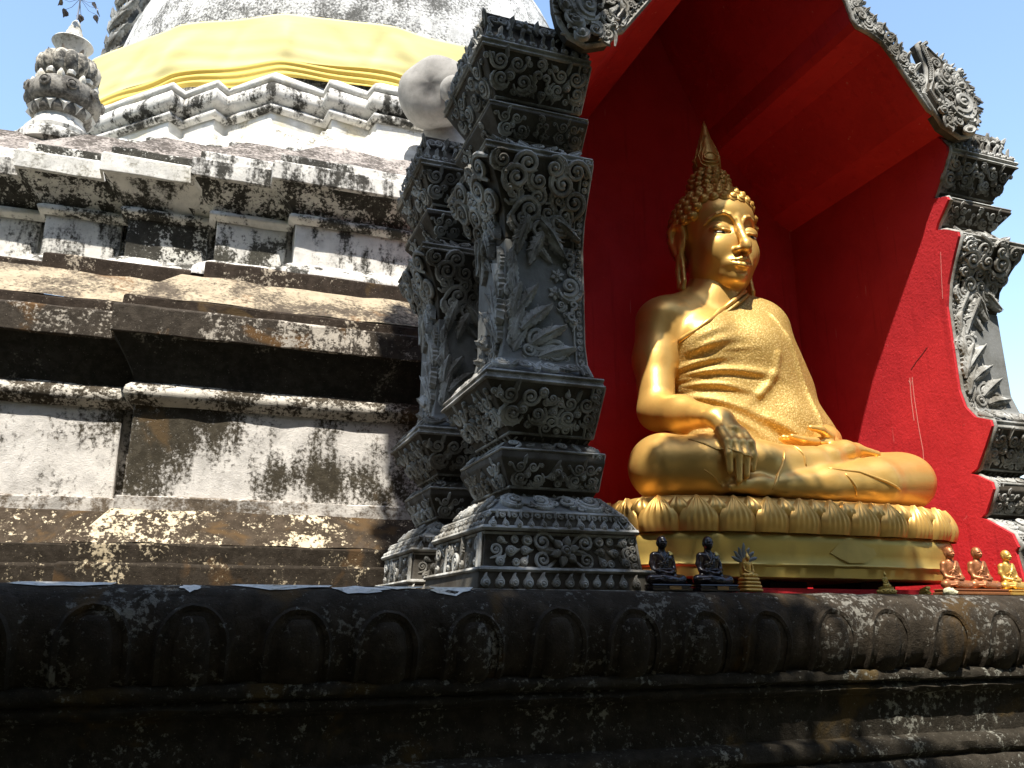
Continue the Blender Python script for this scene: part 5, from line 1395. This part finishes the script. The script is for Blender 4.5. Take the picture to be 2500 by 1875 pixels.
def small_buddha():
    f_ = Field((-.36, -.34, .0), (.36, .22, 1.04), .009)
    f_.ell((0, .02, .15), (.17, .13, .10), .05).cone((0, .03, .18), (0, .02, .46), .12, .12, .06, sq=(1.1, .8, 1)).cone((-.14, .02, .53), (.14, .02, .53), .055, .055, .05)
    f_.cone((0, .02, .55), (0, .01, .66), .05, .05, .03).ell((0, .0, .74), (.085, .09, .105), .02).ell((0, -.03, .70), (.06, .065, .06), .03)
    f_.cone((0, -.085, .74), (0, -.10, .71), .008, .014, .01).ell((0, .02, .83), (.06, .06, .06), .03).cone((0, .02, .86), (0, .02, 1.0), .04, .008, .02)
    for s in (-1, 1):
        f_.ell((s * .085, .02, .70), (.012, .02, .06), .01)
        f_.chain([(s * .165, .02, .52), (s * .195, .0, .38), (s * .18, -.05, .26)], [.05, .042, .04], .03).chain([(s * .18, -.06, .26), (s * .09, -.15, .20), (0, -.17, .19)], [.038, .032, .028], .025)
        f_.cone((s * .1, -.02, .11), (s * .27, -.09, .09), .085, .07, .04)
    f_.chain([(.27, -.1, .085), (.0, -.19, .08), (-.16, -.18, .07)], [.068, .05, .035], .03).chain([(-.27, -.1, .095), (.0, -.18, .125), (.16, -.17, .12)], [.068, .05, .035], .03)
    f_.chain([(.12, -.06, .55), (.0, -.095, .45), (-.13, -.06, .34)], [.014, .014, .012], .012)
    return f_.mesh('seated_buddha_body', M['old_brass'])
SB = small_buddha()
# hooded figure on a coiled seat
nag = thing('hooded_figurine', 'small golden seated figurine under a fan of blue grey serpent hoods on a coiled seat', 'figurine', (2.432, 3.45, ZT)); nag.rotation_euler = (0, 0, R(2))
def local(nm, mb, mat, parent, smooth=60): return put(nm, mb.mesh(nm, mat, smooth), parent, (0, 0, 0), False)
for k in range(4):
    mb = MB(); z = .002 + .0165 * k; s = 1 - .075 * k
    pl = [(.052 * s * math.copysign(abs(math.cos(a)) ** .6, math.cos(a)), .045 * s * math.copysign(abs(math.sin(a)) ** .6, math.sin(a))) for a in [2 * PI * i / 28 for i in range(28)]]
    mb.add(*sweep(pl, [(-.004, z), (.003, z + .002), (.006, z + .008), (.003, z + .014), (-.004, z + .0165)], True)); mb.f.append(tuple(range(4 * 28, 5 * 28)))
    local('coil', mb, M['brass'], nag)
o = bpy.data.objects.new('body', SB); C.objects.link(o); o.parent = nag; o.location = (0, 0, .066); o.scale = (.125,) * 3
o.material_slots[0].link = 'OBJECT'; o.material_slots[0].material = M['brass']
mb = MB(); mb.tube([(0, .028, .06), (0, .034, .11), (0, .033, .17)], [.022, .030, .016], 10, True, .45, (0, 1, 0)); local('hood_back', mb, M['brass'], nag)
for k in range(7):
    a = R((k - 3) * 24); L = .062 if k == 3 else .05
    c = Vector((.012 * math.sin(a), .030, .140 + .01 * math.cos(a))); d = Vector((math.sin(a), -.05, math.cos(a)))
    mb = MB(); mb.tube([c, c + d * L * .4, c + d * L * .8, c + d * L * 1.05 + Vector((0, -.006, .0)), c + d * L * 1.3 + Vector((0, -.004, 0))], [.008, .0095, .0095, .008, .002], 7, True, .55, (0, 1, 0))
    local('serpent_head', mb, M['hood_blue'], nag)
# tiny gilt figure
tb = thing('buddha_figurine', 'tiny gilt seated figurine on a round lotus foot, alone at the edge under the throne', 'figurine', (3.205, 3.42, ZT)); tb.rotation_euler = (0, 0, R(12))
mb = MB(); mb.lathe([(.044, 0), (.046, .006), (.038, .012), (.041, .018), (.034, .026), (.036, .032), (.02, .036)], 18); local('lotus_foot', mb, M['old_brass'], tb)
for k in range(12):
    a = 2 * PI * k / 12; mb = MB(); mb.lathe([(.009, 0), (.008, .006), (.001, .011)], 6, (.039 * math.cos(a), .039 * math.sin(a), .010)); local('petal', mb, M['old_brass'], tb)
o = bpy.data.objects.new('body', SB); C.objects.link(o); o.parent = tb; o.location = (0, 0, .033); o.scale = (.082,) * 3
ty = thing('gilt_ornament', 'tiny pale gilt three-tiered ornament beside the copper monk', 'ornament', (3.475, 3.43, ZT))
for k in range(3):
    mb = MB(); mb.add(*dome([(-.018 + .003*k, -.006), (0, -.012), (.018 - .003*k, -.006), (.016, .008), (-.016, .008)], .008)); me = mb.mesh('tier', M['old_brass'], 60); me.transform(Matrix.Translation((.003 * (-1) ** k, 0, .008 + .012 * k)) @ Matrix.Rotation(R(70), 4, 'X')); put('tier', me, ty, (0, 0, 0), False)
mb = MB(); mb.tube([(0, 0, 0), (.002, 0, .02), (0, 0, .042)], [.007, .005, .004], 6); local('stem', mb, M['old_brass'], ty)
stn = thing('pale_stone', 'pale cream stone chip lying at the foot of the first copper monk', 'stone', (3.575, 3.385, ZT))
v, f = ellip((0, 0, .012), (.040, .028, .022), None, 12, 8)
v = [p + Vector((rnd.uniform(-.004, .004), rnd.uniform(-.004, .004), rnd.uniform(-.004, .003))) for p in v]
me = mesh_of('chip', v, f, M['pale_stone'], 40); put('chip', me, stn, (0, 0, 0), False)
# ------------------------------------------------------------------ trees in front of the shrine (behind the camera) that shade the wall
def leaves(me_name, clusters, n_per, size, seed):
    rg = np.random.default_rng(seed); V = []; 
    for (c, r) in clusters:
        n = int(n_per * (r[0] * r[1] * r[2]) ** (2 / 3) * (4.5 if r[0] < .6 else 1))
        d = rg.normal(size=(n, 3)); d /= np.linalg.norm(d, axis=1)[:, None]
        p = np.array(c) + d * (rg.random((n, 1)) ** .45) * np.array(r)
        a = rg.normal(size=(n, 3)); a /= np.linalg.norm(a, axis=1)[:, None]
        b = np.cross(a, rg.normal(size=(n, 3))); b /= np.linalg.norm(b, axis=1)[:, None]
        s = size * rg.uniform(.6, 1.3, (n, 1))
        q = np.stack([p - a * s, p + b * s * .42 + a * s * .1, p + a * s, p - b * s * .42 + a * s * .1], 1)
        V.append(q)
    V = np.concatenate(V).reshape(-1, 3); nq = len(V) // 4
    me = bpy.data.meshes.new(me_name)
    me.vertices.add(len(V)); me.vertices.foreach_set('co', V.astype(np.float32).ravel())
    me.loops.add(nq * 4); me.loops.foreach_set('vertex_index', np.arange(nq * 4, dtype=np.int32))
    me.polygons.add(nq); me.polygons.foreach_set('loop_start', np.arange(0, nq * 4, 4, dtype=np.int32))
    me.update(calc_edges=True); me.validate(); me.materials.append(M['leaf'])
    return me
def tree(label, base, clusters, r0, n_per, size, seed, fork):
    t = thing('leafy_tree', label, 'tree', base, 'trees facing the shrine')
    mb = MB(); b = Vector(base); fk = Vector(fork)
    mb.tube([b - Vector((0, 0, .2)), b.lerp(fk, .3) + Vector((.12, .1, 0)), b.lerp(fk, .7) - Vector((.1, .05, 0)), fk], [r0 * 1.3, r0, r0 * .85, r0 * .7], 12)
    mb.obj('trunk', M['bark'], t, 60)
    rg = random.Random(seed)
    for (c, r) in clusters[::max(1, len(clusters) // 14)]:
        c = Vector(c); mid = fk.lerp(c, .5) + Vector((rg.uniform(-.3, .3), rg.uniform(-.3, .3), rg.uniform(0, .4)))
        mb = MB(); mb.tube([fk, mid, c], [r0 * .35, r0 * .2, r0 * .06], 6); mb.obj('limb', M['bark'], t, 60)
    put('crown', leaves('crown', clusters, n_per, size, seed), t)
def up(p, z): k = (z - p[2]) / S.z; return (p[0] + S.x * k, p[1] + S.y * k, z)
CL = []
rg = random.Random(3)
# over the terrace wall
for x in np.arange(-2.6, 3.0, .6):
    for z, zc in ((1.70, 7.6), (1.45, 7.9), (1.2, 7.7), (.9, 8.1), (.5, 7.5), (-.1, 8.1), (-.7, 7.7)):
        if x > 2.3 and z > 1.3: continue
        if x > 1.5 and rg.random() < .5: continue
        c = up((x + rg.uniform(-.2, .2), 3.3 - (1.7 - z) * .15, z - .12), zc)
        CL.append((c, (.50, .32, .32)))
# over the nearest column
for z in np.arange(1.75, 5.4, .30): CL.append((up((1.47, 3.56, z), 7.6 + rg.uniform(-.3, .3)), (.40, .25, .25)))
# over the rear column
for z in np.arange(1.75, 4.5, .32): CL.append((up((1.46, 5.0, z), 8.6 + rg.uniform(-.3, .3)), (.36, .26, .26)))
for z in np.arange(1.8, 4.2, .4): CL.append((up((1.50, 5.75, z), 9.0 + rg.uniform(-.3, .3)), (.24, .22, .22)))  # added leaf clumps, standing in for the column's shadow on the terrace
for z in np.arange(1.9, 4.2, .36): CL.append((up((1.36, 6.02, z), 9.0 + rg.uniform(-.3, .3)), (.17, .20, .20)))  # more leaves put in to deepen that dark strip of terrace
# over the lap and the foot of the throne
for (x, y, z, r) in ((2.25, 3.7, 2.25, .26), (2.5, 3.62, 2.5, .16), (2.45, 3.55, 2.0, .34), (2.9, 3.55, 1.95, .26), (3.3, 3.53, 1.85, .28), (2.75, 3.6, 2.25, .17), (3.05, 3.5, 1.8, .3), (3.35, 3.55, 2.1, .13), (2.3, 3.7, 2.5, .15)):
    CL.append((up((x, y, z), 7.7), (r, r * .8, r * .8)))
# the rest of the crown, further forward, filled in to block the sky overhead
NEAR = len(CL)
for k in range(95):
    x, y = rg.uniform(-7.5, 7.5), rg.uniform(-6.5, -1.5)
    CL.append(((x, y, rg.uniform(7.0, 9.2)), (1.1, 1.0, .6)))
tree('broad leafy tree standing in front of the shrine, its boughs hanging over the terrace wall', (-4.2, -2.6, 0), CL, .26, 480, .085, 5, (-3.0, -1.8, 5.2))
BT = [((-7.2, .2, 0), 7.2, 31), ((-6.5, -5.5, 0), 8.0, 32), ((-14, -9, 0), 8.0, 21), ((-9.5, -11, 0), 8.6, 22), ((-5, -9.5, 0), 8.8, 27), ((-.5, -11.5, 0), 9.2, 23), ((4, -9.5, 0), 8.6, 24), ((8.5, -11, 0), 8.8, 28), ((12.5, -7.5, 0), 8.0, 25), ((15, -1.5, 0), 7.0, 26), ((-14, -2, 0), 7.0, 29)]  # unseen trees added as a dense screen to cut light from the sky
LB = ['tree standing close at the left end of the terrace wall', 'tree in the yard behind the viewer, to the left and nearest', 'tree at the far left corner of the yard behind the viewer', 'second tree from the left in the row behind the viewer', 'third tree from the left in the row behind the viewer', 'tallest tree, in the middle of the row behind the viewer', 'tree to the right of the middle in the row behind the viewer', 'second tree from the right in the row behind the viewer', 'tree at the far right corner of the yard behind the viewer', 'tree on the right side of the yard', 'tree on the left side of the yard']
for ((x, y, _), h, sd), lb in zip(BT, LB):
    rg = random.Random(sd); cl = []
    for k in range(46):
        a = rg.uniform(0, 6.28); rr = 3.2 * math.sqrt(rg.random()); z = h + rg.uniform(-6.6, 5.4); q = 1 - .5 * max(0, (z - h) / 5.4)
        cl.append(((x + rr * q * math.cos(a), y + rr * q * math.sin(a) * .8, z), (1.5, 1.4, 1.1)))
    tree(lb, (x, y, 0), cl, .28, 100, .30, sd, (x, y, h - 3.0))
